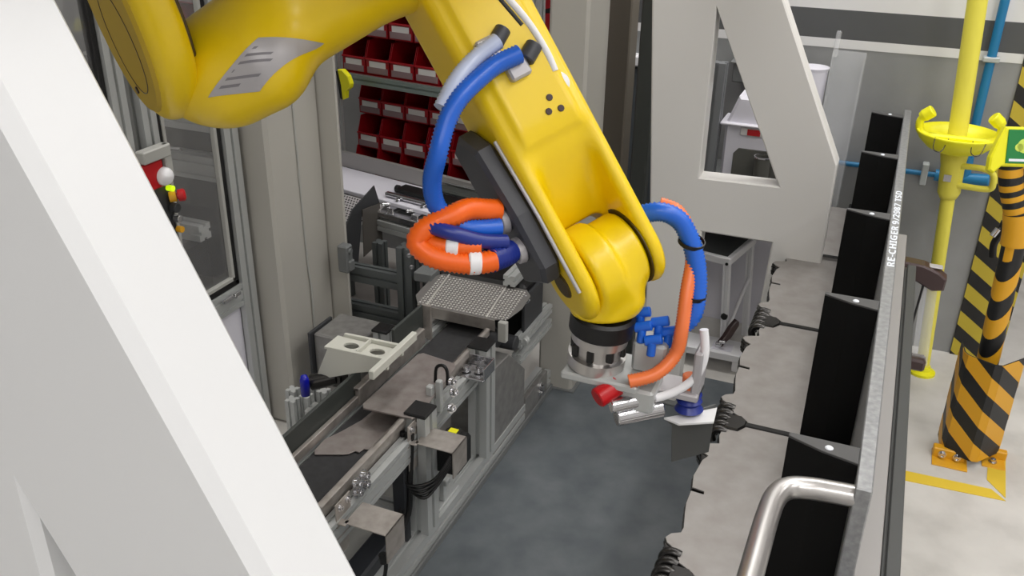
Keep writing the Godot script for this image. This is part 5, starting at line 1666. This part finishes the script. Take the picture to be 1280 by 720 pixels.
func guard_post() -> void:
	# hazard striped end of the wall
	var w := thing("hazard_strip", "tall yellow and black striped strip on the wall's end behind the bumper post", "hazard strip", V(0.6, 0, -4.44))
	part("backing", B.new().bb(V(0.492, 0.0, -4.454), V(0.708, 2.4, -4.442), 0.001), M["stripe black"], w)
	stripe_parts(w, [V(0.492, 0, -4.442), V(0.708, 0, -4.442)], 0.0, 2.4, 0.145, 0.72, "yellow_stripe", M["strip yellow"], 0.02)
	# bumper
	var t := thing("bumper_guard", "yellow and black striped steel bumper guard bolted to the floor", "guard", V(0.55, 0, -3.5))
	var plan := [V(0.432, 0, -3.62), V(0.440, 0, -3.535), V(0.455, 0, -3.51), V(0.545, 0, -3.468), V(0.575, 0, -3.475), V(0.655, 0, -3.575), V(0.672, 0, -3.66)]
	var sh := B.new()
	for i in plan.size() - 1:
		var a: Vector3 = plan[i]
		var c: Vector3 = plan[i + 1]
		var l := a.distance_to(c)
		var ax := (c - a) / l
		sh.x = fr(a, ax, V(0, 1, 0), ax.cross(V(0, 1, 0)))
		sh.bb(V(-0.0005, 0.03, -0.005), V(l + 0.0005, 0.47, 0.0))
	part("sheet", sh, M["stripe black"], t)
	stripe_parts(t, plan, 0.03, 0.47, 0.15, 0.80, "yellow_stripe", M["stripe yellow"], 0.03)
	part("foot_plate", B.new().bb(V(0.415, 0, -3.55), V(0.545, 0.005, -3.43), 0.001).bb(V(0.415, 0.0, -3.53), V(0.535, 0.045, -3.49), 0.004), M["stripe yellow"], t)
	part("foot_plate", B.new().bb(V(0.60, 0, -3.62), V(0.685, 0.005, -3.50), 0.001).bb(V(0.63, 0.0, -3.60), V(0.69, 0.04, -3.57), 0.004), M["stripe yellow"], t)
	var bo := B.new()
	for p in [V(0.45, 0.022, -3.49), V(0.505, 0.022, -3.49), V(0.64, 0.006, -3.54), V(0.665, 0.006, -3.59)]:
		screw(bo, p, V(0, 0, 1) if p.y > 0.01 else V(0, 1, 0), 0.011)
	part("bolt", bo, M["chrome"], t)
	# pole with the sign
	var s := thing("sign_post", "striped yellow and black post carrying a green sign behind the bumper guard", "post", V(0.56, 0, -3.60))
	var base := V(0.552, 0, -3.60)
	var top := V(0.519, 0.92, -3.62)
	part("lower_pole", B.new().cyl(base, top, 0.040, 22, 0.001), M["stripe black"], s)
	var ax2 := (top - base).normalized()
	var e1 := ax2.cross(V(0, 0, 1)).normalized()
	var e2 := ax2.cross(e1)
	for k in 7:
		var b := B.new()
		for i in 24:
			var a0 := TAU * i / 24.0
			var a1 := TAU * (i + 1) / 24.0
			var hs := []
			for a in [a0, a1]:
				hs.append(0.10 + k * 0.16 + 0.06 * sin(a + 0.6))
			var n0 := e1 * cos(a0) + e2 * sin(a0)
			var n1 := e1 * cos(a1) + e2 * sin(a1)
			var r := 0.0412
			if hs[0] + 0.075 > 0.92:
				continue
			b.qs(base + ax2 * float(hs[0]) + n0 * r, base + ax2 * float(hs[1]) + n1 * r, base + ax2 * (float(hs[1]) + 0.08) + n1 * r, base + ax2 * (float(hs[0]) + 0.08) + n0 * r, n0, n1, n1, n0)
		if b.v.size():
			part("yellow_band", b, M["stripe yellow"], s)
	part("middle_sleeve", B.new().tube(curve([V(0.519, 0.90, -3.62), V(0.514, 0.96, -3.62), V(0.502, 1.02, -3.62)]), 0.046, 20), M["stripe yellow"], s)
	var arc := curve([V(0.503, 1.01, -3.62), V(0.480, 1.07, -3.62), V(0.458, 1.13, -3.62), V(0.440, 1.21, -3.62)], 3)
	for i in arc.size() - 1:
		part("yellow_ring" if i % 2 else "black_ring", B.new().tube([arc[i], arc[i + 1]], 0.041, 18), M["stripe yellow"] if i % 2 else M["stripe black"], s)
	# sign
	var g := thing("safety_sign", "green safety sign in a bright yellow holder at the right edge", "sign", V(0.46, 1.2, -3.60))
	var f := Transform3D(Basis(V(0.96, 0.02, -0.27), V(0.10, 0.94, -0.32), V(0.25, 0.34, 0.9)).orthonormalized(), V(0.455, 1.265, -3.59))
	var hb := B.new()
	hb.x = f
	hb.prism(P2([-0.055, 0.078, -0.075, 0.03, -0.095, -0.03, -0.098, -0.075, -0.08, -0.088, -0.055, -0.062, 0.14, -0.062, 0.14, 0.078]), -0.04, 0.0, 0.006)
	part("holder", hb, M["safety yellow"], g)
	part("panel", tb(f, V(-0.045, -0.05, 0.0), V(0.135, 0.068, 0.004), 0.001), M["sign green"], g)
	var lf := B.new()
	lf.x = f
	for q in [[0.015, 0.012, 0.026], [0.040, 0.024, 0.024], [0.050, 0.0, 0.026], [0.07, 0.018, 0.028], [0.095, 0.005, 0.024], [-0.005, 0.006, 0.014]]:
		lf.cyl(V(q[0], q[1], 0.002), V(q[0], q[1], 0.0052), q[2], 18)
	part("leaf_mark", lf, M["leaf"], g)
	var wl := B.new()
	wl.x = f
	wl.bb(V(-0.035, -0.043, 0.0), V(0.13, -0.034, 0.005))
	part("text_line", wl, M["white mark"], g)
	# black and white hose nozzle hanging behind the pole
	var z := thing("air_gun", "small black and silver air gun hanging beside the striped post", "air gun", V(0.50, 0.80, -3.75))
	part("body", B.new().tube(curve([V(0.492, 0.93, -3.78), V(0.486, 0.88, -3.78), V(0.475, 0.83, -3.78), V(0.482, 0.78, -3.78)]), 0.014, 10), M["black"], z)
	part("nozzle", B.new().cyl(V(0.475, 0.90, -3.77), V(0.46, 0.87, -3.76), 0.012, 10), M["chrome"], z)
	part("hose", B.new().tube(curve([V(0.492, 0.93, -3.78), V(0.50, 1.0, -3.76), V(0.475, 1.10, -3.70), V(0.46, 1.16, -3.65)]), 0.006, 8), M["mid grey"], z)
